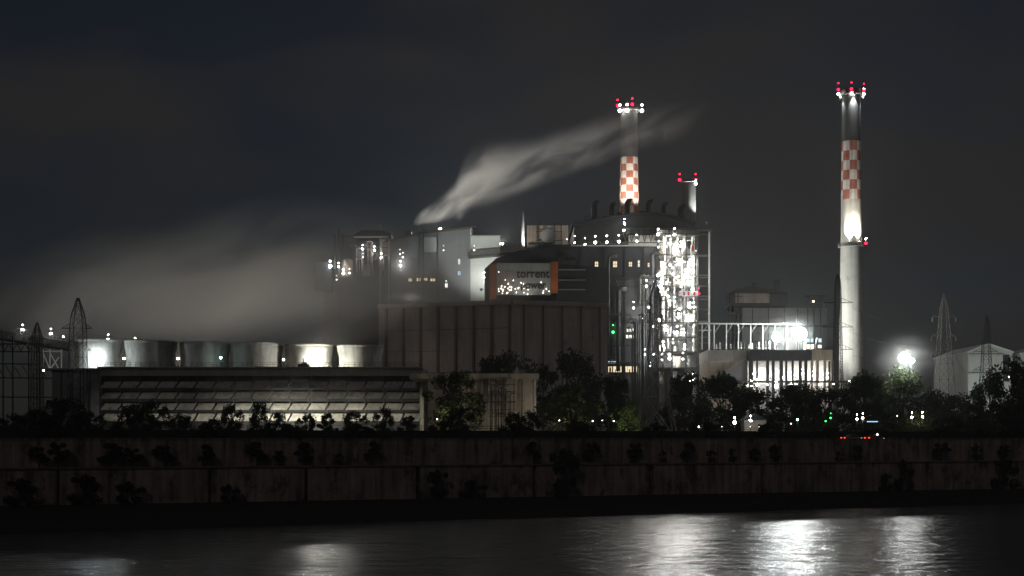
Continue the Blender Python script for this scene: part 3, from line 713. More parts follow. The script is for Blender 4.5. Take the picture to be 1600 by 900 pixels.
for h in (.9, 1.9): mb.beam(P(732, 400, BX - 6.4) + Vector((0, 0, h)), P(820, 393, BX - 6.4) + Vector((0, 0, h)), .08)
sub(gl, mb, 'railing', M['galv'])
mb = MB(); mb.prism(ph([(781, 396), (822, 392), (822, 381), (781, 385)], BX + 3), BX + 3, BX + 8); mb.build('side_gallery', M['brown'], bx)
flood(P(752, 452, BX - 40), P(757, 390, BX), 62000, 'floodlight below the bright panel in the steam', (.95, 1, .95), 62, 1)
flood(P(690, 420, MY - 24), P(652, 384, MY), 4000, 'floodlight aimed at the blue panel of the steam wrapped block', (.85, .95, 1), 60, .5)
for i, (px, py, r) in enumerate(((625, 397, .3), (629.5, 402, .4), (626, 415, .5), (757, 433, .55), (697, 446, .35), (741, 391, .35), (693, 391, .25))):
    lamp(px, py, MY - 2, M['hot_white'] if r > .4 else M['lamp_small'], r, f'small lamp with added ghost globe on the steam wrapped block, {ordn(i)} of seven', 'lamp', 'bulkhead_lamp', up=7, drop=.7, group='lamps on the steam wrapped block')

# ------------------------------------------------------------------ boiler frame in the steam
LY = 625
lf = thing('boiler_scaffold', 'open steel boiler frame with a dark hipped roof above the steam', 'steel structure', (X(560, LY), LY, GZ))
mb = MB(); mb.box(X(503, LY), LY + 4, GZ, X(612, LY), LY + 30, Z(432, LY)); mb.build('lower_block', M['dark'], lf)
for px, yt in ((530, 358), (553, 366), (594.5, 350), (608, 366)):
    for d in (0, 14):
        mb = MB(); mb.box(X(px, LY) - .4, LY + d - .3, GZ, X(px, LY) + .4, LY + d + .3, Z(yt, LY)); mb.build('column', M['steel'] if px < 590 else M['galv'], lf)
mb = MB(); mb.box(X(521.5, LY), LY, Z(420, LY), X(524.6, LY), LY + .8, Z(367, LY)); mb.tube([P(523, 367, LY), P(523, 352, LY)], .1, 6); mb.build('vent_pipe', M['steel'], lf)
mb = MB()
for y in (369, 387, 402, 432):
    mb.beam(P(529, y, LY), P(609, y, LY), .45); mb.beam(P(529, y, LY + 14), P(609, y, LY + 14), .45)
mb.build('floor_beam', M['steel'], lf)
mb = MB(); mb.prism(ph([(552, 368), (566, 360), (600, 361), (612, 366), (612, 374), (608, 374), (606, 369)], LY), LY - 1.5, LY + 16); mb.build('roof', M['darker'], lf)
mb = MB(); mb.box(X(553, LY), LY - .35, Z(371.5, LY), X(608, LY), LY - .1, Z(369.3, LY)); mb.build('fascia', M['pipe'], lf)
mb = MB(); zb = Z(431, LY); cx = X(541, LY); r = 10 * LY / F
mb.lathe(cx, LY + 5, [(.01, zb), (r, zb), (r, Z(407, LY)), (r * .6, Z(403, LY)), (.01, Z(401, LY))], 24); mb.build('tank', M['beige'], lf)
random.seed(31)
for i in range(14):
    px = random.uniform(556, 604); y1 = random.uniform(405, 430); y0 = random.uniform(374, 400); s = random.choice((-1, 1))
    mb = MB(); mb.tube([P(px, y1, LY + 3), P(px, y0 + 2, LY + 3), P(px + s * .8, y0 + .5, LY + 3), P(px + s * 3, y0, LY + 3), P(px + s * 8, y0, LY + 3)], random.uniform(.2, .5), 8); mb.build('process_pipe', random.choice((M['pipe'], M['galv'], M['brown'])), lf)
for px, y0, y1, w in ((560, 385, 402, 8), (575, 374, 388, 10), (588, 388, 402, 9), (600, 375, 402, 8), (570, 410, 430, 12), (592, 405, 428, 9)):
    mb = MB(); mb.box(X(px - w / 2, LY), LY + 6, Z(y1, LY), X(px + w / 2, LY), LY + 10, Z(y0, LY)); mb.build('duct', random.choice((M['grey'], M['brown'], M['dark'])), lf)
mb = MB(); mb.box(X(493, LY), LY, Z(455, LY), X(518, LY), LY + 12, Z(411, LY)); mb.box(X(492, LY), LY - .3, Z(411, LY), X(519, LY), LY + 12.3, Z(409.5, LY)); mb.build('cabin', M['dark'], lf)
for i, (px, py, r, mm) in enumerate(((516, 416, .8, 'hot_cool'), (529, 417, .4, 'hot_white'), (536.5, 427, .6, 'hot_white'), (546, 426.5, .5, 'lamp_small'), (566.5, 389, .45, 'hot_white'), (585, 391, .45, 'hot_white'), (596, 402, .4, 'hot_white'), (526, 437, .3, 'lamp_small'), (567, 402, .3, 'lamp_small'))):
    lamp(px, py, LY - 2, M[mm], r, f'lamp with added ghost globe on the boiler frame above the steam, {ordn(i)} from its cabin', 'lamp', 'bulkhead_lamp', up=6 if i else 8, drop=.7, group='lamps on the boiler frame')

# ------------------------------------------------------------------ brown hall
KY = 470
bhall = thing('brown_hall', 'long brown clad hall with tall pilasters behind the cooling towers', 'hall', (X(800, KY), KY, GZ))
zt, zb = Z(470.5, KY), Z(583, KY)
A_, B_, C_ = Vector((X(592, 486), 486, 0)), Vector((X(800, KY), KY, 0)), Vector((X(949, 480), 480, 0))
def wallseg(mb, a, b, z0, z1, d0=0, d1=0, mi=0):
    n = Vector((-(b - a).y, (b - a).x, 0)).normalized()
    if n.y < 0: n = -n
    p = [a + n * d0, b + n * d0, b + n * d1, a + n * d1]
    vs = [Vector((q.x, q.y, z0)) for q in p] + [Vector((q.x, q.y, z1)) for q in p]
    mb.add(vs, [(0, 3, 2, 1), (4, 5, 6, 7), (0, 1, 5, 4), (1, 2, 6, 5), (2, 3, 7, 6), (3, 0, 4, 7)], mi)
mb = MB()
foot = [A_, B_, C_, Vector((C_.x - 3, 540, 0)), Vector((A_.x - 4, 545, 0))]
vs = [Vector((p.x, p.y, zb)) for p in foot] + [Vector((p.x, p.y, zt)) for p in foot]
mb.add(vs, [(0, 1, 6, 5), (1, 2, 7, 6), (2, 3, 8, 7), (3, 4, 9, 8), (4, 0, 5, 9), (5, 6, 7, 8, 9), (4, 3, 2, 1, 0)]); mb.build('wall', M['brown'], bhall)
for i in range(8):
    t = .06 + i * .132; p = A_.lerp(B_, t); mb = MB(); d = (B_ - A_).normalized()
    wallseg(mb, p - d * .4, p + d * .4, zb, zt - 1.2, -.9, -.004); mb.build('pilaster', M['brown_dark'], bhall)
for i in range(5):
    t = .12 + i * .2; p = B_.lerp(C_, t); mb = MB(); d = (C_ - B_).normalized()
    wallseg(mb, p - d * .2, p + d * .2, GZ, zt - 1.2, -.5, -.004); mb.build('pilaster', M['brown_dark'], bhall)
mb = MB(); wallseg(mb, A_, B_, zt - 1.1, zt + .35, -1.1, .5); wallseg(mb, B_, C_, zt - 1.1, zt + .35, -1.0, .5); mb.build('parapet', M['brown'], bhall)
mb = MB(); wallseg(mb, A_, B_, zb, zb + .7, -.5, -.003); wallseg(mb, A_.lerp(B_, .02), A_.lerp(B_, .98), (zt + zb) / 2 + 3, (zt + zb) / 2 + 3.25, -.25, -.003); mb.build('sill_band', M['brown_dark'], bhall)
mb = MB()
for t in (.02, .15, .28, .41, .54, .67, .8, .93): p = A_.lerp(B_, t); mb.box(p.x - .5, p.y + .2, GZ, p.x + .5, p.y + 1.2, zb)
wallseg(mb, B_, C_, GZ, zb, .4, 1.0); mb.build('undercroft_column', M['concrete'], bhall)
flood((-36, 448, 34), (-14, 478, 44), 1300, 'floodlight beside the cooling tower deck aimed at the brown hall', (1, .86, .78), 120, .5)
flood((2, 430, 30), (8, 474, 45), 900, 'floodlight on the small slab roof aimed at the brown hall corner', (1, .86, .78), 120, .5)
flood((30, 440, 22), (20, 476, 42), 330, 'floodlight among the trees aimed at the darker end of the brown hall', (1, .93, .85), 130, .5)

# ------------------------------------------------------------------ cooling tower building with louvres, stacks and deck
QY = 400
ct = thing('cooling_tower_building', 'long low cooling tower building with rows of slanted louvres', 'cooling tower', (X(400, QY), QY, GZ))
x0, x1 = X(157, QY), X(657, QY); ztop = Z(573, QY)
mb = MB(); mb.box(x0, QY + 2.2, GZ, x1, QY + 55, ztop - .4); mb.build('wall', M['darker'], ct)  # near-black wall stands in for the shade behind the louvres
mb = MB(); mb.box(x0 - .6, QY - .6, ztop - .4, x1 + .6, QY + 56, ztop); mb.build('deck', M['concrete'], ct)
mb = MB(); mb.box(x0, QY + .2, Z(587, QY), x1, QY + 1.0, ztop - .42); mb.build('fascia', M['concrete'], ct)
nb = 17; bwid = (x1 - x0) / nb
lv = None
for r_, (ya, yb) in enumerate(((596, 606), (613, 623), (630, 640.5), (646, 658))):
    for i in range(nb):
        xa = x0 + i * bwid + .16; xb = xa + bwid - .3
        if lv is None or True:
            z1_, z0_ = Z(ya, QY), Z(yb, QY); mb = MB()
            vs = []
            for dy in (0, .12):
                vs += [(xa + .8, QY + 1.2 + dy, z1_ ), (xb + .45, QY + 1.2 + dy, z1_), (xb + .2, QY + .3 + dy, (z0_ + z1_) / 2 + .15), (xb - .35, QY - .9 + dy, z0_), (xa, QY - .9 + dy, z0_), (xa + .5, QY + .3 + dy, (z0_ + z1_) / 2 + .15)]
            mb.add(vs, [(0, 5, 2, 1), (5, 4, 3, 2), (6, 7, 8, 11), (11, 8, 9, 10), (0, 1, 7, 6), (1, 2, 8, 7), (2, 3, 9, 8), (3, 4, 10, 9), (4, 5, 11, 10), (5, 0, 6, 11)])
            mb.build('louvre', M['louvre'], ct)
for i in range(nb + 1):
    mb = MB(); xx = x0 + i * bwid; mb.box(xx - .09, QY + 1.3, GZ, xx + .12, QY + 2.18, ztop - .45)
    mb.build('rib', M['dark'], ct)
mb = MB(); mb.box(x1 - .2, QY + .4, GZ, x1 + .9, QY + 54, ztop - .45); mb.build('end_wall', M['concrete'], ct)
mb = MB()
for i in range(64):
    a = Vector((x0 + (x1 - x0) * i / 63, QY - .4, ztop)); mb.beam(a, a + Vector((0, 0, 1.15)), .08)
for h in (.6, 1.15): mb.beam((x0, QY - .4, ztop + h), (x1, QY - .4, ztop + h), .07)
mb.build('railing', M['steel'], ct)
wg = thing('side_block', 'plain dark block at the end of the louvred cooling tower building', 'building', (X(115, QY), QY + 3, GZ))
mb = MB(); mb.box(X(76, QY), QY + 3, GZ, X(156, QY), QY + 45, Z(577, QY)); mb.build('wall', M['grey'], wg)
mb = MB(); mb.box(X(60, QY), QY + 2, Z(577, QY), X(156.3, QY), QY + 46, Z(574.5, QY)); mb.build('roof', M['concrete'], wg)
mb = MB()
for px in (90, 105, 120, 135): mb.box(X(px, QY), QY + 2.6, GZ, X(px + 1.2, QY), QY + 2.99, Z(578, QY))
mb.build('wall_rib', M['dark'], wg)
# fan stacks
def fan_stack(px, hw, Y, ytop, label, bases=574):
    k = Y / F; Rr = hw * k; cx = X(px, Y); zb_ = ztop + .004; zt_ = Z(ytop, Y)
    t = thing('fan_stack', label, 'cooling stack', (cx, Y, zb_), 'cooling fan stacks on the deck')
    prof = []
    for i in range(11):
        u = i / 10; prof.append((Rr * (.985 - .05 * math.sin(min(1, u * 1.25) * math.pi) + .03 * u * u), zb_ + (zt_ - zb_) * u))
    prof += [(prof[-1][0] + .12, zt_ - .01), (prof[-1][0] + .12, zt_ + .35), (prof[-1][0] - .5, zt_ + .35), (prof[-1][0] - .6, zt_ - 4)]
    MB().lathe(cx, Y, prof, 56).build('shell', M['stack'], t)
    mb = MB()
    for i in range(0):
        a = 2 * math.pi * i / 16; u = Vector((math.cos(a), math.sin(a), 0))
        mb.beam(Vector((cx, Y, zb_)) + u * (Rr * 1.0), Vector((cx, Y, zb_ + 1.6)) + u * (Rr * .955), .25)
    mb = MB(); mb.tube([(cx, Y, zb_ + .3), (cx, Y, zt_ - 3)], .7, 12)
    for i in range(6):
        a = 2 * math.pi * i / 6; mb.beam((cx, Y, zt_ - 3.2), (cx + Rr * .85 * math.cos(a), Y + Rr * .85 * math.sin(a), zt_ - 3.2), .9, .12)
    mb.build('fan', M['steel'], t)
for i, (px, hw) in enumerate(((150, 39.5), (236, 39.5), (320, 38.5), (402, 40), (483, 37), (563, 35.5))):
    fan_stack(px, hw, 417, 533.5 + i * 1.8, f'concrete fan stack in the front row on the deck, {ordn(i)} from the conveyor')
for i, (px, hw) in enumerate(((196, 36), (281, 36), (362, 36), (444, 35), (525, 34))):
    fan_stack(px, hw, 441, 536 + i * 1.6, f'concrete fan stack in the rear row on the deck, {ordn(i)} from the conveyor')
def deck_lamp(px, py, Y, m, r, label):
    p = P(px, py, Y); t = thing('deck_floodlamp', label, 'lamp', (p.x, p.y, ztop), 'lamps on the cooling tower deck')
    mb = MB(); mb.tube([(p.x, p.y, ztop), p], .09, 6); mb.build('pole', M['steel'], t)
    globe(t, p, r, m)
    mb = MB(); mb.lathe(p.x, p.y, [(.02, p.z + r + .3), (r * .9, p.z + r * .8), (r * .95, p.z + r * .7)], 12); mb.build('hood', M['steel'], t)
def em(name, c, s): M[name] = emis(name, c, s); return M[name]
deck_lamp(152, 557, 407.7, em('deck_a', (.86, .97, 1.0), 420), .5, 'bright cool lamp before the fan stack nearest the conveyor')
deck_lamp(194, 560, 424, em('deck_b', (1.0, .96, .82), 130), .3, 'lamp tucked between the first and second front fan stacks')
deck_lamp(278, 560, 424, M['deck_b'], .3, 'lamp tucked between the second and third front fan stacks')
deck_lamp(345, 559, 408.2, em('deck_c', (.72, 1.0, .95), 50), .3, 'small greenish lamp before the third front fan stack')
deck_lamp(443, 562, 424, M['deck_b'], .3, 'lamp tucked between the fourth and fifth front fan stacks')
deck_lamp(499, 560, 407.9, em('deck_d', (1.0, 1.0, .90), 560), .62, 'brightest lamp on the deck before the fifth front fan stack')
deck_lamp(533, 566, 408, em('deck_e', (1.0, .93, .68), 130), .3, 'yellowish lamp before the last front fan stack')
for i, (px, py) in enumerate(((169, 530), (211, 535))):
    lamp(px, py, 452, M['hot_white'], .32, f'white lamp with added ghost globe above the fan stack rims, {ordn(i)} from the conveyor', 'lamp', 'pole_lamp', up=7, drop=10, group='lamps above the fan stacks')
mb = MB(); mb.box(X(466, 404), 403, ztop + .01, X(484, 404), 406, ztop + 1.0); mb.box(X(472, 404), 403.4, ztop + 1.0, X(480, 404), 405, ztop + 1.5); mb.tube([(X(474.5, 404), 404, ztop + 1.5), (X(474.5, 404), 404, ztop + 2.6)], .2, 8)
mt_ = thing('motor_unit', 'low motor unit on the deck beside the brightest lamp', 'machine', (X(475, 404), 404, ztop)); mb.build('housing', M['steel'], mt_)
for i, (px, pw, ht) in enumerate(((250, 3000, 3), (345, 9000, 2.5), (405, 15000, 2), (455, 32000, 2), (520, 16000, 2), (575, 7000, 2.5), (625, 4000, 3), (195, 2500, 3))):
    flood((X(px, 385), 385, GZ + ht), (X(px + 8, 400), 400, GZ + 4.5), pw, f'ground floodlight facing the louvres, {ordn(i)} of eight', (1, .95, .78), 75, .8, 'lamp_small')

# ------------------------------------------------------------------ front slab-roofed building
VY = 380
fb = thing('slab_roof_building', 'small beige building with an overhanging slab roof and pipe rack', 'building', (X(760, VY), VY, GZ))
mb = MB(); mb.box(X(668, VY), VY + 2, GZ, X(838, VY), VY + 25, Z(592, VY)); mb.build('wall', M['beige'], fb)
mb = MB(); mb.box(X(640, VY), VY, Z(592, VY), X(842, VY), VY + 27, Z(583.5, VY)); mb.build('roof', M['beige'], fb)
mb = MB(); mb.box(X(834, VY), VY + .6, GZ, X(838, VY), VY + 1.98, Z(592.02, VY)); mb.build('column', M['pale_concrete'], fb); mb = MB(); mb.box(X(763, VY), VY + .6, GZ, X(766, VY), VY + 1.98, Z(592.02, VY)); mb.build('column', M['pale_concrete'], fb)
prk = thing('pipe_rack', 'rusty pipe rack standing against the beige slab roof building', 'pipe rack', (X(790, VY - 2), VY - 2, GZ))
mb = MB()
for px in (766, 775, 786, 803): mb.beam(P(px, 684, VY - 2), P(px, 592, VY - 2), .28)
for y in (601, 612, 628, 640, 651): mb.beam(P(764, y, VY - 2), P(806, y, VY - 2), .22 if y != 628 else .5)
for a, b, c, d in ((766, 651, 775, 640), (775, 651, 786, 640), (786, 628, 803, 612)): mb.beam(P(a, b, VY - 2), P(c, d, VY - 2), .18)
mb.build('frame', M['brown_dark'], prk)
for i, px in enumerate((769, 779, 783, 790, 797)):
    mb = MB(); mb.tube([P(px, 684, VY - 1.4), P(px, 606 + i * 3, VY - 1.4), P(px + 1, 603 + i * 3, VY - 1.4), P(px + 9, 603 + i * 3, VY - 1.4)], .14 + .05 * (i % 2), 8); mb.build('pipe', M['brown_dark'], prk)
ld_ = thing('wall_ladder', 'caged ladder on the beige wall beside the pipe rack', 'ladder', (X(814, VY + 1.5), VY + 1.5, GZ))
mb = MB()
for px in (811, 816.5): mb.beam(P(px, 684, VY + 1.2), P(px, 588, VY + 1.2), .12)
for y in range(594, 684, 4): mb.beam(P(811, y, VY + 1.2), P(816.5, y, VY + 1.2), .07)
mb.build('rungs', M['steel'], ld_)
flood((X(850, 366), 366, GZ + 4), (X(815, VY), VY, GZ + 8), 1500, 'low floodlight near the beige slab roof building', (1, .92, .78), 110, .4, 'lamp_small')

# ------------------------------------------------------------------ conveyor gallery, trestle and white frame
CVY = 440
cv = thing('conveyor_gallery', 'sloping conveyor gallery with a railed catwalk running into the fan stacks', 'conveyor', P(40, 520, CVY))
mb = MB(); mb.prism(ph([(-60, 505), (108, 535), (108, 545), (-60, 518)], CVY), CVY, CVY + 3.2); mb.build('gallery', M['grey'], cv)
mb = MB(); mb.prism(ph([(-60, 518.2), (108, 545.2), (108, 549), (-60, 522)], CVY), CVY - .4, CVY + 3.6); mb.build('girder', M['steel'], cv)
mb = MB()
for i in range(34):
    px = -58 + i * 5; a = P(px, 505 + (px + 60) * 30 / 168, CVY - .3); mb.beam(a, a + Vector((0, 0, 1.5)), .1)
    if i % 2 == 0: mb.beam(P(px, 517 + (px + 60) * 27 / 168, CVY - .15), P(px + 5, 507 + (px + 65) * 30 / 168, CVY - .15), .14)
for h in (.75, 1.5): mb.beam(P(-60, 505, CVY - .3) + Vector((0, 0, h)), P(108, 535, CVY - .3) + Vector((0, 0, h)), .09)
mb.build('railing', M['galv'], cv)
for i, (px, py) in enumerate(((35.5, 515), (79.5, 521))):
    lamp(px, py, CVY - .6, M['hot_white'], .36, f'white lamp with added ghost globe on the conveyor catwalk, {ordn(i)} from its upper end', 'lamp', 'walkway_lamp', up=7, drop=.9, group='lamps on the conveyor catwalk')
tr = thing('conveyor_trestle', 'dark steel trestle carrying the conveyor gallery', 'trestle', (X(30, CVY), CVY, GZ))
mb = MB()
TCY = CVY - 2
for px in (-30, 5, 20, 45, 58, 62): mb.beam(P(px, 684, TCY), P(px, 522 + px * .16, TCY), .4)
for y in (537, 549, 568, 590, 620): mb.beam(P(-35, y, TCY), P(82, y + 1, TCY), .4)
for i in range(8):
    a = -32 + i * 13; mb.beam(P(a, 549, TCY), P(a + 6.5, 537, TCY), .25); mb.beam(P(a + 6.5, 537, TCY), P(a + 13, 549, TCY), .25)
    mb.beam(P(a, 568, TCY), P(a + 13, 590, TCY), .22)
mb.build('steelwork', M['steel'], tr)
wf = thing('braced_frame', 'white painted cross braced frame lit beside the conveyor trestle', 'steel structure', (X(80, 425), 425, Z(577, 425)))
mb = MB()
for px in (67, 78, 96): mb.beam(P(px, 577, 425), P(px, 546, 425), .32)
mb.beam(P(65, 549, 425), P(97, 549, 425), .35)
mb.beam(P(67, 551, 425), P(77, 575, 425), .3); mb.beam(P(78, 551, 425), P(91, 575, 425), .3); mb.beam(P(92, 558, 425), P(79, 576, 425), .3)
mb.build('brace', M['white'], wf)
lamp(68, 578, 418, M['hot_white'], .35, 'white lamp at the foot of the white braced frame', 'lamp', 'ground_lamp', up=4, drop=.8, top=False)
lamp(99, 526, 424, M['lamp_small'], .35, 'small lamp near the lower end of the conveyor', 'lamp', 'ground_lamp', up=4, drop=1, top=False)

# ------------------------------------------------------------------ substation, old boiler, shed
UY = 500
ss = thing('switch_hall', 'lit concrete hall with a colonnade of bright bays below the floodlights', 'building', (X(1230, UY), UY, GZ))
mb = MB(); mb.box(X(1110, UY), UY + 6, Z(563, UY), X(1171, UY), UY + 30, Z(545, UY)); mb.build('parapet_block', M['pale_concrete'], ss)
mb = MB(); mb.box(X(1171, UY), UY - .5, Z(563, UY), X(1268, UY), UY + 30, Z(547, UY)); mb.build('dark_lintel', M['dark'], ss)
mb = MB(); mb.box(X(1268, UY), UY + .2, Z(563, UY), X(1301, UY), UY + 30, Z(546, UY)); mb.build('end_block', M['beige'], ss)
mb = MB(); mb.box(X(1110, UY), UY + 7, GZ, X(1165, UY), UY + 29, Z(563, UY)); mb.build('wall', M['beige'], ss)
mb = MB(); mb.prism(ph([(1112, 600), (1112, 592), (1166, 561), (1168, 561), (1168, 600)], UY + 3), UY + 3, UY + 5); mb.build('ramp_wall', M['grey'], ss)
mb = MB(); mb.box(X(1171, UY), UY + 7, GZ, X(1301, UY), UY + 8, Z(563, UY)); mb.build('bay_wall', M['white'], ss)
random.seed(14)
for i, px in enumerate((1171, 1182.5, 1198, 1207, 1219, 1228, 1238, 1249, 1258, 1268, 1276, 1288, 1299)):
    w = random.uniform(1.8, 5) if i else 6
    mb = MB(); mb.box(X(px, UY), UY + .3, GZ, X(px + w, UY), UY + 1.5, Z(563.02, UY)); mb.build('pillar', M['dark'] if i < 9 else M['brown'], ss)
mb = MB(); mb.box(X(1108, UY), UY - 1.2, Z(598, UY), X(1345, UY), UY - .2, Z(595, UY)); mb.build('crossbeam', M['steel'], ss)
for px0, px1, y0, y1, mm in ((1264, 1277, 536, 544, 'win_white'), (1282, 1289, 537, 543, 'win_white'), (1265, 1276, 527, 534, 'win_blue'), (1283, 1289, 527, 534, 'win_blue')):
    a, b, c, d = X(px0, UY), X(px1, UY), Z(y1, UY), Z(y0, UY)
    mb = MB(); mb.box(a - .2, UY + 5, c - .1, b + .2, UY + 8, d + .25); wo = mb.build('cabin', M['grey'], ss)
    mb = MB(); n_ = 2 if px1 - px0 > 8 else 1
    for j in range(n_): mb.box(a + .15 + (b - a) / n_ * j, UY + 4.9, c + .15, a + (b - a) / n_ * (j + 1) - .15, UY + 4.99, d - .1)
    sub(wo, mb, 'pane', M[mm])
for i, (px, s_) in enumerate(((1178, .42), (1192, .6), (1204, .35), (1214, .35), (1223, .4), (1234, .5), (1243, .4), (1254, .4), (1264, .4), (1272, .5), (1283, .5), (1293, .5))):
    lamp(px, 584 + (i * 5) % 7, UY + 4.5, M['hot_white'], s_ * .8, f'white lamp in a bright bay of the colonnade, {ordn(i)} from the boiler house', 'lamp', 'bay_lamp', up=7, drop=1, group='lamps in the colonnade bays', top=i % 2 == 1)
for i, (px, py, r) in enumerate(((1168, 602, .28), (1174, 603, .35), (1183, 601, .45), (1199, 601, .25), (1213, 604, .7), (1236, 601, .4), (1244, 600, .22), (1281, 601, .4), (1302, 600, .25), (1327, 596, .3), (1340, 597, .35), (1078, 595, .35), (1083, 592, .45), (1071, 597, .25))):
    lamp(px, py, UY - 12, M['hot_white'], r, f'white lamp low along the foot of the switch hall, {ordn(i)} of fourteen', 'lamp', 'ground_lamp', up=8, drop=1.5, group='lamps along the foot of the switch hall', top=r > .33)
# roof gantry and equipment
gt = thing('roof_gantry', 'pale pipe gantry frame over the switch hall roof', 'gantry', P(1170, 545, UY + 24))
mb = MB()
for i in range(8):
    px = 1097 + i * 19; mb.beam(P(px, 546, UY + 24), P(px, 505, UY + 24), .38)
    if i < 7: mb.beam(P(px, 521, UY + 24), P(px + 10, 506, UY + 24), .18)
mb.beam(P(1092, 505.5, UY + 24), P(1252, 507, UY + 24), .5); mb.beam(P(1092, 516, UY + 24), P(1112, 516, UY + 24), .3)
mb.build('frame', M['galv'], gt)
random.seed(17)
for i in range(17):
    px = 1113 + i * 5.6 + random.uniform(-1, 1); Yi = UY + 11; h = random.uniform(6, 12); p = P(px, 544.9, Yi)
    t = thing('bushing', f'white ribbed bushing on the switch hall roof, {ordn(i)} from the boiler house', 'insulator', p, 'bushings on the switch hall roof')
    k = Yi / F; prof = [(1.6 * k, p.z), (1.6 * k, p.z + 2 * k)]
    for j in range(5): z = p.z + (2 + (h - 3) * j / 5) * k; prof += [(.8 * k, z), (1.5 * k, z + .5 * k), (.8 * k, z + 1.0 * k)]
    prof += [(.5 * k, p.z + h * k), (.01, p.z + h * k)]
    MB().lathe(p.x, p.y, prof, 10).build('ribbed_body', M['white'] if i % 3 else M['steel'], t)
def mast_light(px, py, Y, r, m, label, zbase=None):
    p = P(px, py, Y); zb = GZ if zbase is None else zbase
    t = thing('floodlight_mast', label, 'floodlight mast', (p.x, p.y, zb))
    mb = MB(); mb.tube([(p.x, p.y + .8, zb), (p.x, p.y + .8, p.z + .4)], [.16, .1], 8); mb.beam((p.x - 1.1, p.y + .7, p.z), (p.x + 1.1, p.y + .7, p.z), .12); mb.build('pole', M['darker'], t)
    globe(t, p, r, m, 'globe')
    mb = MB(); mb.box(p.x - r * .4, p.y + r * .95, p.z - r * .3, p.x + r * .4, p.y + r * 1.15, p.z + r * .3); mb.build('reflector', M['galv'], t)
mast_light(1214, 527, UY + 9, 1.7, em('mast_a', (.92, 1, .98), 270), 'smaller of two dazzling floodlights over the switch hall', Z(546, UY))
mast_light(1250, 522, UY + 9, 2.4, em('mast_b', (.96, 1, .96), 290), 'larger of two dazzling floodlights over the switch hall', Z(546, UY))
mast_light(1413, 559, 448, 1.75, em('mast_c', (.97, 1, .96), 105), 'dazzling floodlight above the trees beside the tall chimney')
mast_light(1424, 563, 449, .85, em('mast_d', (.97, 1, .96), 90), 'smaller lamp head just beside the dazzling tree top floodlight')

OY = 670
ob = thing('old_boiler_house', 'dim old boiler house with stepped roofs behind the switch hall', 'power plant building', (X(1210, OY), OY, GZ))
mb = MB(); mb.box(X(1160, OY), OY, GZ, X(1292, OY), OY + 30, Z(481, OY)); mb.build('wall', M['grey'], ob)
mb = MB(); mb.box(X(1147, OY), OY - 2, Z(474, OY), X(1201, OY), OY + 28, Z(459, OY)); mb.build('upper_floor', M['brown'], ob)
mb = MB(); mb.prism(ph([(1145, 459), (1147, 453), (1170, 448), (1190, 450), (1215, 456), (1230, 459)], OY), OY - 3, OY + 28); mb.build('roof', M['darker'], ob)
mb = MB(); mb.box(X(1147, OY), OY - 2.4, Z(479, OY), X(1203, OY), OY + 27, Z(474.1, OY)); mb.build('floor_slab', M['darker'], ob)
mb = MB(); mb.box(X(1203, OY), OY - 1, Z(478, OY), X(1230, OY), OY + 26, Z(459.1, OY)); mb.build('roof_shed', M['dark'], ob)
for px, w, y0 in ((1184.5, 8.5, 439), (1219.5, 9, 433)):
    mb = MB(); mb.lathe(X(px, OY), OY + 10, [(w / 2 * OY / F, Z(457, OY)), (w / 2 * OY / F, Z(y0 + 3, OY)), (w / 2 * OY / F * 1.15, Z(y0 + 2, OY)), (w / 2 * OY / F * 1.15, Z(y0, OY)), (w / 2 * OY / F * .8, Z(y0, OY))], 20); mb.build('stack', M['brown_dark'], ob)
mb = MB()
for px in (1136, 1141, 1148, 1153): mb.beam(P(px, 600, OY - 3), P(px, 458 if px > 1137 else 445, OY - 3), .5)
for y in (463, 477, 490, 505, 520): mb.beam(P(1134, y, OY - 3), P(1160, y, OY - 3), .4)
for y in (463, 490): mb.beam(P(1141, y, OY - 3), P(1153, y + 27, OY - 3), .3)
mb.build('stair_tower', M['steel'], ob)
mb = MB()
for px in (1175, 1200, 1225, 1245, 1270): mb.box(X(px, OY), OY - .5, GZ, X(px + 1.4, OY), OY - .01, Z(482, OY))
mb.box(X(1160, OY), OY - .6, Z(511, OY), X(1292, OY), OY - .02, Z(508, OY)); mb.build('wall_rib', M['dark'], ob)
mb = MB()
for px in (1262, 1272, 1282): mb.beam(P(px, 550, OY - 5), P(px, 470, OY - 5), .45)
mb.box(X(1256, OY), OY - 7, Z(466, OY), X(1284, OY), OY - 2, Z(463, OY)); mb.box(X(1262, OY), OY - 6.5, Z(475, OY), X(1280, OY), OY - 3, Z(466.1, OY))
mb.build('head_platform', M['steel'], ob)
lamp(1271, 471, OY - 8, M['lamp_small'], .5, 'dim lamp on the platform behind the switch hall', 'lamp', 'bulkhead_lamp', up=3, drop=1, top=False)
flood((X(1185, 640), 640, Z(520, 640)), (X(1175, OY), OY, Z(470, OY)), 4500, 'weak floodlight below the old boiler house', (1, .9, .8), 100, .5)

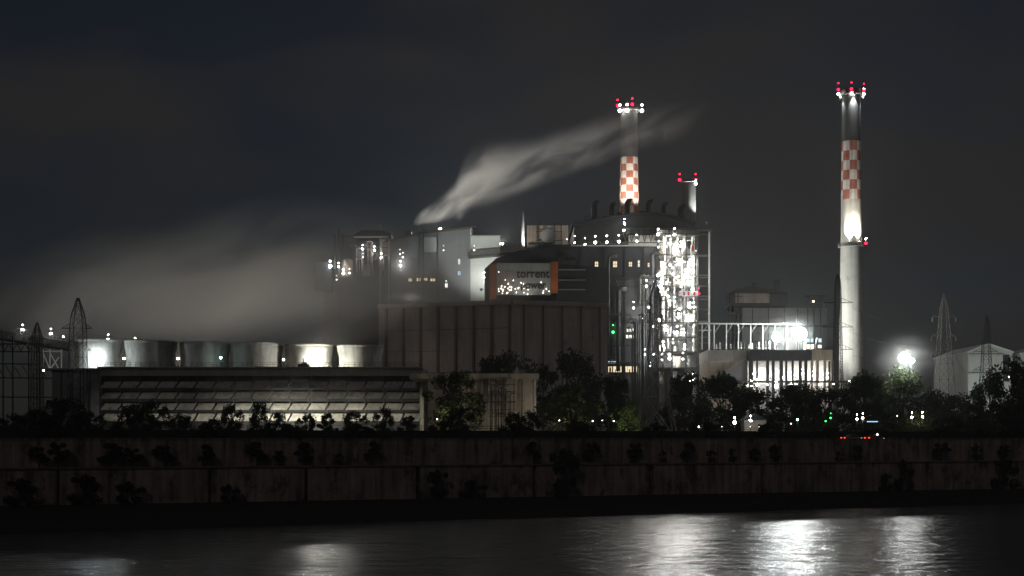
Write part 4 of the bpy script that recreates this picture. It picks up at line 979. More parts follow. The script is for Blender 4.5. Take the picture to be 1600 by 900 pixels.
WY = 560
def shed(px0, px1, apex, ylo, label, door=True):
    t = thing('gabled_shed', label, 'shed', (X((px0 + px1) / 2, WY), WY, GZ))
    mb = MB(); mb.prism(ph([(px0, 640), (px0, ylo), ((px0 + px1) / 2 - 3, apex + 2), (px1, ylo), (px1, 640)], WY), WY, WY + 45); mb.build('wall', M['lightgrey'], t)
    mb = MB(); m_ = (px0 + px1) / 2 - 3
    mb.prism(ph([(px0 - 1.5, ylo + .6), (m_, apex + 1.6), (px1 + 1.5, ylo + .6), (px1 + 1.5, ylo - 1.6), (m_, apex - .6), (px0 - 1.5, ylo - 1.6)], WY), WY - .8, WY + 46); mb.build('roof', M['white'], t)
    mb = MB()
    for i in range(9):
        px = px0 + (px1 - px0) * (i + .5) / 9; mb.box(X(px, WY) - .06, WY - .15, GZ, X(px, WY) + .06, WY - .004, Z(ylo + 3, WY))
    mb.build('sheet_rib', M['lightgrey'], t)
    if door:
        mb = MB(); mb.box(X(px0 + 54, WY), WY - .2, Z(596, WY), X(px0 + 64, WY), WY - .003, Z(554, WY)); mb.build('door', M['dark'], t)
        mb = MB(); mb.box(X(px0, WY), WY - .35, Z(553.5, WY), X(px0 + 54, WY), WY - .1, Z(552, WY)); mb.build('girt', M['grey'], t); mb = MB(); mb.box(X(px0, WY), WY - .35, Z(583, WY), X(px0 + 54, WY), WY - .1, Z(581.5, WY)); mb.build('girt', M['grey'], t)
shed(1513, 1582, 537, 551, 'pale gabled shed with a tall dark door behind the pylons')
shed(1597, 1680, 540, 553, 'pale gabled shed cut by the picture edge', False)
flood((X(1535, 530), 530, GZ + 6), (X(1540, WY), WY, Z(575, WY)), 9000, 'floodlight among the trees facing the pale shed', (.9, 1, .93), 110, .5)
flood((X(1600, 530), 530, GZ + 8), (X(1590, WY), WY, Z(572, WY)), 5000, 'floodlight beside the second pale shed', (.9, 1, .93), 110, .5)
lamp(1530, 606, 540, M['hot_white'], .35, 'white lamp at the foot of the pale shed', 'lamp', 'ground_lamp', up=4, drop=1, top=False)
lamp(1576, 589, 548, M['lamp_small'], .4, 'small lamp beside the dark shed door', 'lamp', 'ground_lamp', up=4, drop=1, top=False)
for i, (px, y0, w) in enumerate(((1494, 566, 3), (1499.5, 561, 4.5))):
    Yc = 600; t = thing('vent_stack', ('thin vent stack beside the pale shed', 'thicker vent stack beside the pale shed')[i], 'vent stack', (X(px, Yc), Yc, GZ))
    r = w / 2 * Yc / F; MB().lathe(X(px, Yc), Yc, [(r * 1.2, GZ), (r, Z(600, Yc)), (r, Z(y0 + 2, Yc)), (r * 1.25, Z(y0 + 1.5, Yc)), (r * 1.25, Z(y0, Yc)), (r * .7, Z(y0, Yc))], 16).build('shaft', M['pale_concrete'], t)
    mb = MB(); mb.lathe(X(px, Yc), Yc, [(r, Z(578, Yc)), (r * 1.9, Z(578, Yc)), (r * 1.9, Z(577, Yc)), (r, Z(577, Yc))], 16); mb.build('collar', M['galv'], t)

# ------------------------------------------------------------------ pylons and lines
def pylon(px, ytop, Y, wbase, wwaist, ywaist, wtop, label, arms=(), m='steel', thick=.22, peak=None, ybase=None, rot=0.0):
    c = Vector((X(px, Y), Y, GZ)); k = Y / F; H = Z(ytop, Y) - GZ
    zw = Z(ywaist, Y) - GZ
    t = thing('lattice_pylon', label, 'pylon', c)
    cr, sr = math.cos(rot), math.sin(rot)
    def hw(z):
        if z < zw: return (wbase + (wwaist - wbase) * z / zw) * k / 2
        if peak and z > peak_z: return max(.12, wtop * k / 2 * (H - z) / (H - peak_z))
        top = peak_z if peak else H
        return (wwaist + (wtop - wwaist) * (z - zw) / (top - zw)) * k / 2
    peak_z = (Z(peak, Y) - GZ) if peak else H
    def corner(z, i):
        a = hw(z); x, y = ((-a, -a), (a, -a), (a, a), (-a, a))[i]
        return c + Vector((x * cr - y * sr, x * sr + y * cr, z))
    zs = [0.0]
    while zs[-1] < H - 1.0: zs.append(min(H, zs[-1] + max(1.6, hw(zs[-1]) * 2.1)))
    mb = MB()
    for a, b in zip(zs, zs[1:]):
        for i in range(4):
            j = (i + 1) % 4
            mb.beam(corner(a, i), corner(b, i), thick * 1.1)
            mb.beam(corner(a, i), corner(b, j), thick * .6); mb.beam(corner(a, j), corner(b, i), thick * .6)
            mb.beam(corner(b, i), corner(b, j), thick * .5)
    mb.build('lattice_body', M[m], t)
    tips = []
    for (ya, wl_, wr) in arms:
        z = Z(ya, Y) - GZ
        for s_, wd in ((-1, wl_), (1, wr)):
            if not wd: continue
            a = hw(z); L = wd * k
            tip = c + Vector((s_ * L * cr, s_ * L * sr, z))
            mb = MB()
            r0 = c + Vector((s_ * a * cr, s_ * a * sr, z))
            for q in ((0, -a * .8, 0), (0, a * .8, 0), (0, 0, 1.5)):
                mb.beam(r0 + Vector(q), tip, thick * .8)
            for f in (.33, .66):
                mb.beam((r0 + Vector((0, -a * .8, 0))).lerp(tip, f), (r0 + Vector((0, 0, 1.5))).lerp(tip, f), thick * .6)
            mb.build('cross_arm', M[m], t)
            mb = MB(); p = tip; prof = []
            for j in range(7): prof += [(.07, p.z - .2 - j * .22), (.2, p.z - .28 - j * .22), (.07, p.z - .36 - j * .22)]
            mb.lathe(p.x, p.y, prof, 8); mb.build('insulator', M['galv'], t)
            tips.append(tip - Vector((0, 0, 1.8)))
    return tips
t1 = pylon(122, 461, 392, 27, 22, 560, 20, 'dark narrow lattice pylon standing before the cooling tower nearest the conveyor', ((513, 26, 22), (547, 24, 20)), m='darker', thick=.16, peak=499)
t2 = pylon(58, 504, 410, 16, 14, 580, 11, 'small dark lattice pylon beside the conveyor trestle', ((530, 14, 12),), m='darker', thick=.18, peak=520)
t3 = pylon(1024, 440, 395, 66, 24, 585, 13, 'broad legged lattice pylon before the lit steel tower', ((470, 20, 18), (505, 22, 20)), thick=.2, peak=455, m='galv_dim')
t4 = pylon(1309, 425, 435, 22, 13, 585, 8, 'dark lattice pylon overlapping the tall checkered chimney', ((473, 22, 24), (511, 24, 24), (546, 24, 24)), m='darker', thick=.15, peak=440)
t5 = pylon(1475, 456, 470, 34, 20, 560, 10, 'pale lattice pylon standing beside the dazzling tree top floodlight', ((495, 19, 19), (525, 20, 19), (553, 21, 20)), m='galv_dim', thick=.13, peak=482, rot=.08)
t6 = pylon(1541, 490, 500, 28, 14, 580, 7, 'thin lattice pylon in front of the pale gabled shed', ((549, 20, 18), (578, 20, 18)), m='steel', thick=.15, peak=505)
def wire(a, b, sag, label):
    pts = []
    for i in range(17):
        u = i / 16; p = Vector(a).lerp(Vector(b), u); p.z -= sag * 4 * u * (1 - u); pts.append(p)
    tag(MB().tube(pts, .035, 5).build('power_line', M['steel']), label, 'power line', 'power lines strung between the pylons')
wire(t1[1], (-20, 470, 42), 2, 'thin power line running from the narrow pylon over the fan stacks')
wire(t1[0], t2[1], 1.0, 'thin power line between the two pylons by the conveyor')
wire(t1[0], (-140, 420, 38), 2, 'thin power line leaving the narrow pylon over the conveyor')
for i in range(3): wire(t4[i * 2 + 1], t5[i * 2], 2.2, f'thin power line from the chimney pylon to the pale pylon, {ordn(i)} from the top')
for i in range(2): wire(t5[i * 2 + 3], t6[i * 2], 1.2, f'thin power line from the pale pylon to the shed pylon, {ordn(i)} from the top')
for i in range(2): wire(t3[i * 2 + 1], t4[i * 2], 3.0, f'thin power line from the broad pylon to the chimney pylon, {ordn(i)} from the top')

# ------------------------------------------------------------------ trees and shrubs
def tree_proto(seed, m, spread, trunk_h, H=10.0, nleaf=3900, leaf=.42, nclump=26):
    random.seed(seed)
    root = bpy.data.objects.new('tree', None); COL.objects.link(root); root.location = (0, 0, 0)
    mb = MB(); top = Vector((random.uniform(-.4, .4), random.uniform(-.3, .3), trunk_h))
    mb.tube([(0, 0, -.3), top * .5 + Vector((.1, 0, 0)), top], [.32, .24, .19], 7)
    clumps = []
    for i in range(nclump):
        a = random.uniform(0, 2 * math.pi); u = random.random() ** .5; zf = random.random()
        hgt = trunk_h * .75 + (H - trunk_h * .75) * zf
        prof = math.sin(math.pi * min(1, .18 + zf * .78)) ** .7
        c = Vector((math.cos(a) * spread * u * prof, math.sin(a) * spread * u * prof, hgt - .5))
        clumps.append((c, random.uniform(.65, 1.5) * spread / 4))
        if i % 2 == 0: mb.tube([top * random.uniform(.7, 1), top.lerp(c, .5) + Vector((0, 0, .3)), c], [.13, .08, .03], 5)
    mb.build('trunk', M['bark']).parent = root
    vs, fs = [], []
    for i in range(nleaf):
        c, r = random.choice(clumps)
        d = Vector((random.gauss(0, 1), random.gauss(0, 1), random.gauss(0, .8)))
        d = d.normalized() * r * random.random() ** .45
        p = c + d; s_ = leaf * random.uniform(.5, 1.3)
        n = Vector((random.gauss(0, 1), random.gauss(0, 1), random.gauss(.4, 1))).normalized()
        a = n.orthogonal().normalized(); b = n.cross(a); q = random.uniform(0, math.pi)
        a, b = a * math.cos(q) + b * math.sin(q), b * math.cos(q) - a * math.sin(q)
        o = len(vs); vs += [p - a * s_, p + b * s_ * .5, p + a * s_, p - b * s_ * .5]; fs.append((o, o + 1, o + 2, o + 3))
    MB().add(vs, fs).build('crown', m).parent = root
    return root
PROTO = {
 'broad': tree_proto(1, M['leaf'], 5.2, 3.2, leaf=.31, nleaf=5100, nclump=34),
 'dark': tree_proto(2, M['leaf_dark'], 4.6, 2.4, leaf=.29, nleaf=4500, nclump=30),
 'olive': tree_proto(3, M['leaf_olive'], 5.0, 2.6, leaf=.29, nleaf=4800, nclump=32),
 'tall': tree_proto(4, M['leaf_dark'], 3.0, 3.0, leaf=.33, nleaf=3600, nclump=24),
 'shrub': tree_proto(5, M['leaf_dark'], 4.4, 1.0, leaf=.6, nleaf=1350, nclump=14),
 'sapling': tree_proto(6, M['leaf_dark'], 3.6, 4.6, leaf=.62, nleaf=1200, nclump=12),
}
used = set()
def plant(kind, px, ytop, w, Y, label, cat='tree', name='tree', zb=GZ, group=None, loc=None):
    random.seed(int(px * 13 + ytop * 7))
    H = (Z(ytop, Y) - zb) / 10.0; base_w = {'broad': 10.6, 'dark': 9.4, 'olive': 10.2, 'tall': 6.4, 'shrub': 9, 'sapling': 7.4}[kind]
    sx = w * Y / F / base_w
    c = copy_thing(PROTO[kind], loc or (X(px, Y), Y, zb), (sx, (sx + H) / 2 if sx < 2 * H else H, H), random.uniform(0, 6.28))
    c.name = name; tag(c, label, cat, group)
    return c
road_trees = [(20, 645, 70, 300), (62, 636, 60, 298), (100, 618, 92, 300), (140, 640, 60, 303), (205, 628, 54, 308), (240, 622, 64, 306), (285, 646, 50, 306), (330, 652, 40, 305), (363, 629, 36, 304), (408, 625, 40, 308), (437, 641, 28, 310), (478, 645, 34, 310), (512, 646, 34, 312), (556, 640, 46, 312), (598, 633, 36, 314), (640, 650, 36, 316), (722, 634, 58, 318), (800, 642, 42, 320), (826, 640, 40, 322), (905, 655, 60, 326)]
for i, (px, yt, w, Y) in enumerate(road_trees):
    plant('dark' if i % 3 else 'tall' if w < 40 else 'dark', px, yt, w, Y, f'black tree along the riverside road, {ordn(i)} from the conveyor end', 'tree', 'roadside_tree', group='trees along the riverside road')
green = [
 ('olive', 712, 584, 104, 362, 'lit olive tree covering the wall of the slab roof building'),
 ('dark', 783, 545, 112, 430, 'broad dark tree rising behind the slab roof building'),
 ('dark', 884, 543, 116, 432, 'broad dark tree before the darker end of the brown hall'),
 ('olive', 892, 603, 120, 350, 'wide olive tree with its lower leaves lit, beside the slab roof building'),
 ('dark', 952, 582, 96, 405, 'dark tree under the warm lit boiler house windows'),
 ('broad', 975, 628, 50, 345, 'small tree glowing yellow green beside the broad legged pylon'),
 ('dark', 1072, 578, 80, 425, 'dark tree at the foot of the lit steel tower'),
 ('broad', 1128, 588, 112, 405, 'wide green tree before the ramp wall of the switch hall'),
 ('dark', 1190, 606, 100, 400, 'dark tree before the first bright bays of the colonnade'),
 ('broad', 1246, 601, 90, 398, 'green tree before the last bright bays of the colonnade'),
 ('dark', 1297, 603, 84, 400, 'dark tree at the foot of the chimney pylon'),
 ('broad', 1350, 586, 84, 408, 'green tree at the foot of the tall checkered chimney'),
 ('broad', 1408, 580, 118, 452, 'broad green crown lit by the dazzling floodlight above it'),
 ('dark', 1452, 606, 74, 440, 'dark tree between the dazzling floodlight and the pale pylon'),
 ('dark', 1500, 612, 74, 430, 'dark tree between the pale pylon and the shed pylon'),
 ('broad', 1548, 588, 70, 405, 'green tree hiding the foot of the pale gabled shed'),
 ('dark', 1590, 556, 80, 380, 'tall dark tree beside the shed cut by the picture edge'),
 ('olive', 1520, 632, 92, 345, 'low olive tree before the pale gabled shed'),
 ('olive', 1432, 640, 66, 345, 'low olive tree beside the small white lamps below the floodlight'),
 ('dark', 1362, 628, 86, 350, 'dark tree above the blue lit shelter'),
 ('dark', 1285, 640, 74, 345, 'dark low tree beside the green lamp'),
 ('dark', 1215, 640, 60, 350, 'dark low tree above the white lamps of the yard'),
 ('dark', 1110, 640, 84, 348, 'dark low tree beside the broad legged pylon'),
 ('dark', 1590, 625, 84, 340, 'low dark tree at the picture edge before the pale sheds'),
 ('dark', 1480, 648, 70, 335, 'low black tree at the road below the pale pylon'),
 ('dark', 1640, 600, 110, 360, 'dark tree standing beyond the picture edge by the sheds'),
]
for k, px, yt, w, Y, lab in green: plant(k, px, yt, w, Y, lab, 'tree', 'tree')
random.seed(77)
for i in range(20):                                       # hedge shrubs along the boundary wall
    s = -130 + i * 15.5 + random.uniform(-4, 4); p = wp(s, 22.6, GZ); h = random.uniform(2.6, 4.4)
    plant('shrub', 0, 685 - (h - .7) * F / p.y, random.uniform(5, 9) * F / p.y, p.y, f'black shrub against the low boundary wall, {ordn(i)} from the conveyor end', 'shrub', 'roadside_shrub', group='shrubs along the boundary wall', loc=p)
wallp = [(90, 688, 70, 'l'), (62, 696, 40, 'l'), (170, 690, 60, 'l'), (205, 698, 40, 'l'), (258, 694, 46, 'l'), (320, 692, 34, 'l'), (403, 688, 44, 'l'), (437, 702, 22, 'l'), (478, 689, 40, 'l'), (530, 708, 14, 'l'), (580, 687, 34, 'l'),
         (357, 756, 32, 'b'), (685, 735, 40, 'b'), (735, 750, 48, 'b'), (835, 688, 30, 'l'), (878, 702, 38, 'm'), (923, 689, 32, 'l'), (993, 690, 26, 'l'), (1036, 703, 12, 'l'), (1074, 689, 26, 'l'), (1110, 703, 18, 'l'), (1145, 700, 12, 'l'), (1180, 700, 20, 'l'), (1212, 695, 18, 'l'), (1310, 705, 15, 'l'), (1340, 696, 16, 'l'),
         (1410, 718, 32, 'm'), (1385, 740, 24, 'b'), (1470, 690, 34, 'l'), (1526, 694, 16, 'l'), (1568, 716, 46, 'b'), (1570, 694, 40, 'l'), (130, 742, 60, 'b'), (200, 752, 50, 'b'), (30, 748, 60, 'b')]
def wall_Y(px, off):        # distance at which the sight line at px meets the wall line shifted back by off
    a = (px - 800) / F; q = W0 + N * off
    s = (a * q.y - q.x) / (U.x - a * U.y)
    return (q + U * s).y
on_ledge = [q for q in wallp if q[3] == 'l']; on_bank = [q for q in wallp if q[3] != 'l']
for lst, off, zb, lab, nm in ((sorted(on_ledge), 1.3, 7.84, 'dark sapling on the river wall ledge', 'wall_sapling'), (sorted(on_bank), -1.6, 1.4, 'dark bush on the bank below the river wall', 'bank_bush')):
    for i, (px, yt, w, kd) in enumerate(lst):
        Y = wall_Y(px, off)
        nth = ordn(i) if i < 20 else ('fifth', 'fourth', 'third', 'second', 'last')[i - 20] + ' last' if i - 20 < 4 else 'last'
        plant('sapling' if kd == 'l' and w > 20 else 'shrub', px, yt, w, Y, f'{lab}, {nth} from the conveyor end', 'bush' if kd != 'l' else 'sapling', nm, zb=zb, group=nm.replace('_', ' ') + 's of the river wall')
for p in PROTO.values():
    for ch in list(p.children): bpy.data.objects.remove(ch)
    bpy.data.objects.remove(p)

# a far dark treeline along the horizon
random.seed(90)
vs, fs = [], []
for i in range(5200):
    x = random.uniform(-420, 520); y = 760 + random.uniform(-12, 18); z = GZ + abs(random.gauss(0, 1)) * 4 + 3 * (1 + math.sin(x * .05) * math.sin(x * .017 + 1))
    s_ = random.uniform(.7, 1.6); n = Vector((random.gauss(0, 1), random.gauss(0, 1), random.gauss(0, 1))).normalized(); a = n.orthogonal(); b = n.cross(a); p = Vector((x, y, z)); o = len(vs)
    vs += [p - a * s_, p + b * s_ * .6, p + a * s_, p - b * s_ * .6]; fs.append((o, o + 1, o + 2, o + 3))
fw = MB().add(vs, fs).build('far_woods', M['leaf_dark']); structure(fw, 'stuff')

# ------------------------------------------------------------------ small lights and things along the road
small = [(415, 655, .16, 'lamp_small', 'between the louvre trees'), (683, 655, .2, 'lamp_small', 'under the lit olive tree'), (874, 657, .16, 'lamp_small', 'under the wide olive tree'), (926, 658, .18, 'lamp_small', 'beside the wide olive tree'), (941, 657, .12, 'lamp_small', 'before the dark trees'), (959, 658, .18, 'lamp_small', 'beside the glowing tree'),
         (1092, 667, .2, 'hot_warm', 'beside the broad legged pylon'), (1128, 667, .14, 'lamp_small', 'in the middle of the dark yard'), (1148, 660, .42, 'hot_cool', 'cool and large in the yard'), (1173, 657, .34, 'hot_white', 'on the yard hut'), (1172.5, 667, .13, 'lamp_small', 'below the yard hut'), (1186, 667, .12, 'lamp_small', 'past the yard hut'), (1236, 662, .15, 'lamp_small', 'by the road bend'), (1246, 656, .2, 'hot_cool', 'cool above the road bend'),
         (1298, 653, .24, 'lamp_green', 'green under the low tree'), (1290, 658, .2, 'lamp_green', 'green beside its twin'), (1339, 655, .26, 'hot_white', 'beside the blue shelter'), (1348, 653, .3, 'hot_warm', 'warm beside the blue shelter'), (1402, 650, .14, 'lamp_small', 'below the broad crown'), (1425, 652, .26, 'hot_white', 'among the low olive leaves'), (1441.5, 651, .3, 'hot_white', 'lighting a pale tree trunk')]
for px, py, r, mm, wh in small:
    lamp(px, py, 338, M[mm], r, f'small lamp {wh} along the river road', 'lamp', 'yard_lamp', up=7, drop=max(.5, Z(py, 338) - GZ), top=r > .22)
def glow(px, py, Y, energy, col):       # draws nothing
    pass
flood((X(977, 338), 338, GZ + 1.2), (X(975, 345), 345, GZ + 5), 2600, 'garden spotlight at the foot of the glowing tree', (1, 1, .6), 90, .3, 'lamp_small')
flood((X(880, 338), 338, GZ + 1.2), (X(885, 350), 350, GZ + 4), 1500, 'garden spotlight under the wide olive tree', (1, .95, .7), 120, .3, 'lamp_small')
flood((X(1000, 372), 372, GZ + 1.2), (X(1024, 395), 395, GZ + 14), 1500, 'added ground floodlight at the foot of the broad legged pylon', (1, .9, .8), 110, .5, 'lamp_small')  # floodlight added to lift the pylon legs out of the dark
flood((X(706, 350), 350, GZ + 1.2), (X(706, 362), 362, GZ + 9), 2600, 'garden spotlight under the lit olive tree', (1, .93, .7), 110, .3, 'lamp_small')
hut = thing('yard_hut', 'small pale hut lit by its own lamp among the dark trees', 'hut', (X(1180, 345), 345, GZ))
mb = MB(); mb.box(X(1163, 345), 345, GZ, X(1197, 345), 350, GZ + 5.2); mb.build('wall', M['beige'], hut)
mb = MB(); mb.prism(ph([(1161, 0), (1199, 0)], 345) and [(X(1161, 345), GZ + 5.2), (X(1199, 345), GZ + 5.2), (X(1180, 345), GZ + 6.8)], 344.4, 350.6); mb.build('roof', M['dark'], hut)
mb = MB(); mb.box(X(1184, 345), 344.9, GZ, X(1188, 345), 344.99, GZ + 4.2); mb.build('door', M['dark'], hut)
shl = thing('road_shelter', 'dark roadside shelter with a blue tube light under its roof', 'shelter', (X(1362, 336), 336, GZ))
mb = MB(); mb.box(X(1350, 336), 335, GZ + 4.9, X(1375, 336), 338, GZ + 5.15); mb.build('roof', M['dark'], shl)
mb = MB()
for px in (1352, 1373): mb.beam((X(px, 336), 337.6, GZ), (X(px, 336), 337.6, GZ + 4.9), .12)
mb.build('post', M['steel'], shl)
mb = MB(); mb.tube([(X(1354, 336), 335.6, GZ + 4.7), (X(1371, 336), 335.6, GZ + 4.7)], .11, 8); mb.build('tube_light', M['strip_blue'], shl)

def car(px, Y, label, m, heading):
    c = thing('parked_car', label, 'car', (X(px, Y), Y, GZ + .004))
    o = Vector(c.location)
    prof = [(-2.1, .35), (-2.15, .75), (-1.9, .95), (-1.2, 1.0), (-.6, 1.48), (.7, 1.5), (1.4, 1.0), (2.0, .85), (2.12, .55), (2.05, .33)]
    MB().prism([(o.x + a, o.z + b) for a, b in prof], Y - .85, Y + .85).build('body', m, c)
    MB().prism([(o.x + a, o.z + b) for a, b in ((-1.05, 1.03), (-.58, 1.42), (.66, 1.43), (1.2, 1.03))], Y - .862, Y + .862).build('window', M['glass'], c)
    for sx in (-1.3, 1.3):
        for sy in (-.86, .66):
            w = MB().tube([(o.x + sx, Y + sy, o.z + .33), (o.x + sx, Y + sy + .2, o.z + .33)], .33, 18).build('wheel', M['rubber'], c)
            sub(w, MB().tube([(o.x + sx, Y + sy - .012, o.z + .33), (o.x + sx, Y + sy + .212, o.z + .33)], .19, 12), 'rim', M['galv'])
    for sy in (-.62, .62):
        MB().box(o.x - 2.2, Y + sy - .18, o.z + .72, o.x - 2.1, Y + sy + .18, o.z + .95).build('tail_light', M['tail'], c)
        MB().box(o.x + 2.02, Y + sy - .18, o.z + .6, o.x + 2.13, Y + sy + .18, o.z + .78).build('headlight', M['lamp_small'], c)
    c.rotation_euler = (0, 0, math.atan2(U.y, U.x) + heading)
    return c
Yc = wall_Y(1366, 10); car(1366, Yc, 'red car with glowing lights on the road above the river wall', M['carpaint'], .15)
Yc = wall_Y(1330, 13); car(1330, Yc, 'dim grey car behind the red car on the river road', M['grey'], 0)
lamp(1371, 679, wall_Y(1371, 9), em('warm_head', (1, .6, .4), 12), .22, 'warm orange lamp beside the red car on the road', 'lamp', 'road_lamp', up=4, drop=.6, top=False)

# dead branch sticking out of the water
br = thing('dead_branch', 'dead branch sticking out of the river below the chimney', 'branch', (X(1268, 243), 243, -.2))
random.seed(4); mb = MB(); b0 = Vector((X(1268, 243), 243, -.3))
mb.tube([b0 + Vector((-1.4, 0, 0)), b0 + Vector((-.2, .3, .7)), b0 + Vector((.9, .4, 1.5))], [.1, .07, .02], 6)
mb.tube([b0 + Vector((.7, 0, 0)), b0 + Vector((.3, .1, 1.0)), b0 + Vector((-.3, .1, 1.7))], [.09, .06, .02], 6)
mb.tube([b0 + Vector((-9, -.5, .2)), b0 + Vector((-5, 0, .55)), b0 + Vector((0, .3, .75)), b0 + Vector((4, .2, .4))], [.03, .06, .09, .03], 6)
for i in range(26):
    p = b0 + Vector((random.uniform(-9, 3), random.uniform(-.4, .4), random.uniform(.3, .7))); mb.beam(p, p + Vector((random.uniform(-.5, .5), 0, random.uniform(-.5, .4))), .05)
mb.build('branch_wood', M['bark'], br)

# ------------------------------------------------------------------ steam
def curve_node(n, l, src, pts):
    c = n.new('ShaderNodeFloatCurve'); cu = c.mapping.curves[0]
    while len(cu.points) > 2: cu.points.remove(cu.points[1])
    cu.points[0].location = pts[0]; cu.points[-1].location = pts[-1]
    for p in pts[1:-1]: cu.points.new(*p)
    for p in cu.points: p.handle_type = 'AUTO'
    c.mapping.update(); l.new(src, c.inputs['Value']); return c.outputs['Value']
def math_(n, l, op, a, b=None, c=None):
    m = n.new('ShaderNodeMath'); m.operation = op
    for i, v in enumerate((a, b, c)):
        if v is None: continue
        if isinstance(v, (int, float)): m.inputs[i].default_value = v
        else: l.new(v, m.inputs[i])
    return m.outputs['Value']
def steam(name, label, stations, Y, dens, nscale, nstretch, lo, hi, tilt, color=(.95, .94, .91), soft=1.0, aniso=.2, detail=4, depth=.9):
    """stations: (px, py, half-height px, density 0..1); a swept closed shell whose volume thins outwards"""
    k = Y / F; x0, x1 = X(stations[0][0], Y), X(stations[-1][0], Y); L = x1 - x0
    zs = [Z(s[1], Y) for s in stations]; rs = [s[2] * k for s in stations]; zmin, zmax = min(zs), max(zs); rmax = max(rs)
    o0 = Vector((x0, Y, zmin))
    us = [(X(s[0], Y) - x0) / L for s in stations]
    m, n, l, v = principled_volume(name + '_vapour', 0, color, aniso)
    t = n.new('ShaderNodeTexCoord'); sp = n.new('ShaderNodeSeparateXYZ'); l.new(t.outputs['Object'], sp.inputs['Vector'])
    u = math_(n, l, 'DIVIDE', sp.outputs['X'], L)
    zc = math_(n, l, 'MULTIPLY', curve_node(n, l, u, [(a, (z - zmin) / max(.01, zmax - zmin)) for a, z in zip(us, zs)]), zmax - zmin)
    rr = math_(n, l, 'MAXIMUM', math_(n, l, 'MULTIPLY', curve_node(n, l, u, [(a, r / rmax) for a, r in zip(us, rs)]), rmax), .2)
    dd = curve_node(n, l, u, [(a, s[3]) for a, s in zip(us, stations)])
    dz0 = math_(n, l, 'SUBTRACT', sp.outputs['Z'], zc)
    # flow-aligned noise, also used to warp the outline
    mpp = n.new('ShaderNodeMapping'); mpp.inputs['Rotation'].default_value = (0, R(tilt), 0); mpp.inputs['Scale'].default_value = (nscale / nstretch, nscale, nscale)
    mpp.vector_type = 'TEXTURE' if False else 'POINT'
    rot = n.new('ShaderNodeVectorRotate'); rot.rotation_type = 'Y_AXIS'; rot.inputs['Angle'].default_value = R(tilt)
    l.new(t.outputs['Object'], rot.inputs['Vector'])
    sc = n.new('ShaderNodeVectorMath'); sc.operation = 'MULTIPLY'; sc.inputs[1].default_value = (nscale / nstretch, nscale, nscale); l.new(rot.outputs['Vector'], sc.inputs[0])
    n.remove(mpp)
    nzt = n.new('ShaderNodeTexNoise'); nzt.inputs['Scale'].default_value = 1; nzt.inputs['Detail'].default_value = detail; nzt.inputs['Roughness'].default_value = .55; nzt.inputs['Distortion'].default_value = .5
    l.new(sc.outputs['Vector'], nzt.inputs['Vector'])
    warp = math_(n, l, 'MULTIPLY', math_(n, l, 'SUBTRACT', nzt.outputs['Fac'], .5), math_(n, l, 'MULTIPLY', rr, .9))
    a = math_(n, l, 'DIVIDE', math_(n, l, 'ADD', dz0, warp), rr)
    b = math_(n, l, 'DIVIDE', sp.outputs['Y'], math_(n, l, 'MULTIPLY', rr, depth))
    r2 = math_(n, l, 'SQRT', math_(n, l, 'ADD', math_(n, l, 'MULTIPLY', a, a), math_(n, l, 'MULTIPLY', b, b)))
    fa = n.new('ShaderNodeMapRange'); fa.interpolation_type = 'SMOOTHSTEP'; fa.inputs['From Min'].default_value = 1.0; fa.inputs['From Max'].default_value = 1.0 - soft; fa.inputs['To Min'].default_value = 0; fa.inputs['To Max'].default_value = 1
    l.new(r2, fa.inputs['Value'])
    fb_ = n.new('ShaderNodeMapRange'); fb_.interpolation_type = 'SMOOTHSTEP'; fb_.inputs['From Min'].default_value = lo; fb_.inputs['From Max'].default_value = hi; fb_.inputs['To Min'].default_value = .08
    l.new(nzt.outputs['Fac'], fb_.inputs['Value'])
    d = math_(n, l, 'MULTIPLY', math_(n, l, 'MULTIPLY', fa.outputs['Result'], fb_.outputs['Result']), math_(n, l, 'MULTIPLY', dd, dens))
    l.new(d, v.inputs['Density'])
    mb = MB(); pts, rad = [], []
    for i in range(33):
        uu = i / 32
        j = max(q for q in range(len(us)) if us[q] <= uu + 1e-6); j = min(j, len(us) - 2); f = (uu - us[j]) / (us[j + 1] - us[j])
        pts.append((x0 + L * uu, Y, zs[j] * (1 - f) + zs[j + 1] * f)); rad.append(max(.3, (rs[j] * (1 - f) + rs[j + 1] * f) * 1.12))
    # rings kept vertical so that the shell follows the density exactly
    vs, fs = [], []; nn = 20
    for p, r in zip(pts, rad):
        for q in range(nn):
            an = 2 * math.pi * q / nn; vs.append((p[0] - o0.x, r * depth * math.cos(an), p[2] - o0.z + r * math.sin(an)))
    for i in range(32):
        for q in range(nn): fs.append((i * nn + q, i * nn + (q + 1) % nn, (i + 1) * nn + (q + 1) % nn, (i + 1) * nn + q))
    fs.append(tuple(range(nn))[::-1]); fs.append(tuple(32 * nn + q for q in range(nn)))
    ob_ = MB().add(vs, fs).build(name, m); ob_.location = o0
    structure(ob_, 'stuff'); ob_['label'] = label
    return ob_
plume = [(646, 349, 4, 1.0), (656, 341, 12, 1.0), (680, 331, 20, .85), (710, 312, 32, .55), (740, 278, 56, .34), (780, 262, 54, .26), (830, 252, 48, .26), (880, 236, 46, .28), (930, 218, 44, .28), (975, 204, 42, .27), (1020, 198, 42, .22), (1110, 185, 40, 0)]
steam('steam_plume', 'white steam jet blowing from the roof pipe across the checkered chimney', plume, 604, .27, .10, 2.5, .40, .64, 28, detail=6)
mist = [(-140, 480, 80, .2), (0, 480, 95, .5), (130, 470, 128, .85), (280, 462, 150, .9), (420, 452, 168, 1.0), (540, 456, 170, 1.0), (630, 458, 150, .9), (720, 456, 120, .5), (830, 445, 90, 0)]
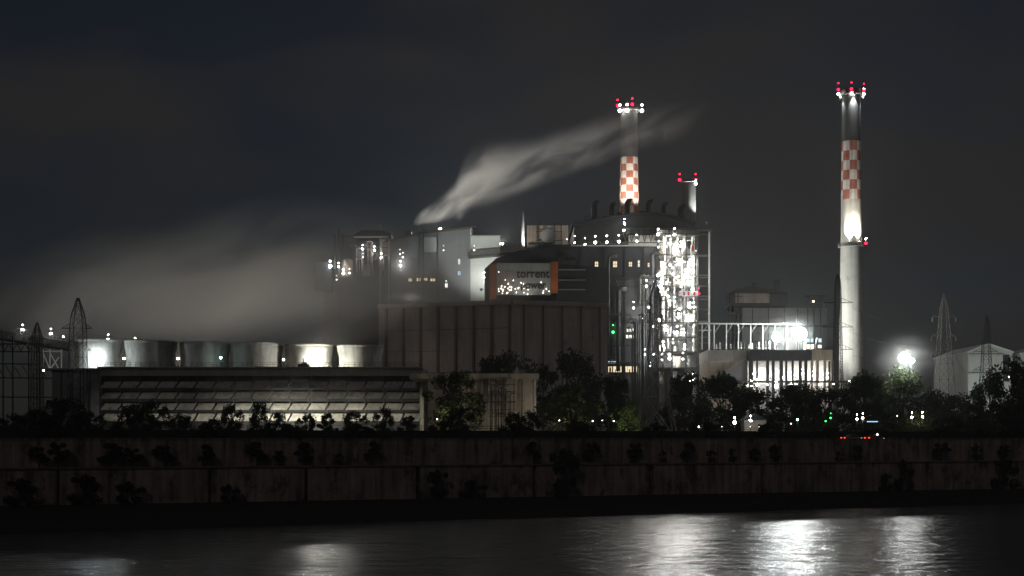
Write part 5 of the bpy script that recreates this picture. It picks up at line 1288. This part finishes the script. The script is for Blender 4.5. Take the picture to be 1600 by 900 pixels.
steam('steam_cloud', 'grey bank of cooling vapour drifting off the fan stacks', mist, 470, .056, .034, 1.9, .34, .68, 16, (.95, .93, .89), 1.0, .2, 4, .72)
veil = [(520, 400, 40, .3), (640, 360, 70, .8), (760, 330, 85, 1.0), (880, 310, 85, .8), (990, 280, 70, .4), (1090, 260, 60, 0)]
steam('steam_veil', 'faint grey veil of steam behind the plume and the roofs', veil, 665, .007, .03, 2.5, .3, .7, 22, detail=3, depth=.5)
puff = [(598, 468, 2, .8), (612, 466, 7, 1), (640, 464, 9, 1), (668, 468, 5, .6), (684, 471, 2, 0)]
steam('steam_puff', 'low pale steam puff on the edge of the brown hall roof', puff, 492, .16, .2, 2.5, .3, .6, 4)
# unseen floodlights added to light the steam
flood((X(690, 653), 654, 104.8), P(715, 300, 604), 75000, 'added unseen floodlight behind the steam wrapped block aimed up at the jet', (1, .96, .88), 120, 1)
flood((X(785, 640), 640, 101.2), P(800, 262, 604), 75000, 'added unseen floodlight behind the bright panel building aimed up at the plume', (1, .96, .88), 120, 1)
flood((X(880, 592), 592, 84), P(910, 222, 604), 75000, 'added unseen floodlight behind the sign building aimed up at the plume', (1, .96, .88), 90, 1)
flood(P(688, 358, 616), P(690, 322, 604), 10000, 'added roof floodlight beside the steam pipe aimed along the jet', (1, .97, .9), 130, 1)
flood(P(640, 470, 489), P(642, 460, 492), 2600, 'added floodlight on the brown hall roof inside the low puff', (1, .97, .9), 150, .4)
for i, (px, pw) in enumerate(((60, 12000), (170, 16000), (290, 19000), (400, 22000), (510, 19000))):
    flood((X(px, 450), 453, ztop + 1.2), (X(px, 456), 458, Z(470, 462)), pw, f'added floodlight at the back of the cooling deck aimed up into vapour, {ordn(i)} of five', (1, .95, .86), 120, .6, 'lamp_small')  # deck floodlights added to brighten the vapour from below

# volumes added to shape a glow halo round the strongest lamps
def halo_ball(label, px, py, Y, rx, rz, dens):
    c = P(px, py, Y); m, n, l, v = principled_volume('lamp_mist_vapour', 0, (.95, .97, .97), .3)
    t = n.new('ShaderNodeTexCoord'); ln = n.new('ShaderNodeVectorMath'); ln.operation = 'LENGTH'
    dv = n.new('ShaderNodeVectorMath'); dv.operation = 'DIVIDE'; dv.inputs[1].default_value = (rx, rx, rz); l.new(t.outputs['Object'], dv.inputs[0]); l.new(dv.outputs['Vector'], ln.inputs[0])
    f = n.new('ShaderNodeMapRange'); f.interpolation_type = 'SMOOTHSTEP'; f.inputs['From Min'].default_value = 1; f.inputs['From Max'].default_value = .1; f.inputs['To Max'].default_value = dens
    l.new(ln.outputs['Value'], f.inputs['Value']); f.inputs['To Max'].default_value = 1
    l.new(math_(n, l, 'MULTIPLY', math_(n, l, 'POWER', f.outputs['Result'], 2.6), dens), v.inputs['Density'])
    mb = MB(); mb.lathe(0, 0, [(.01 + rx * math.sin(math.pi * i / 16), -rz * math.cos(math.pi * i / 16)) for i in range(17)], 24)
    o = mb.build('lamp_mist', m); o.location = c; structure(o, 'stuff'); o['label'] = label
halo_ball('added glow halo round the floodlights over the switch hall', 1234, 524, UY + 9, 19, 15, .0045)
halo_ball('added glow halo round the dazzling floodlight above the trees', 1415, 560, 448, 17, 14, .011)
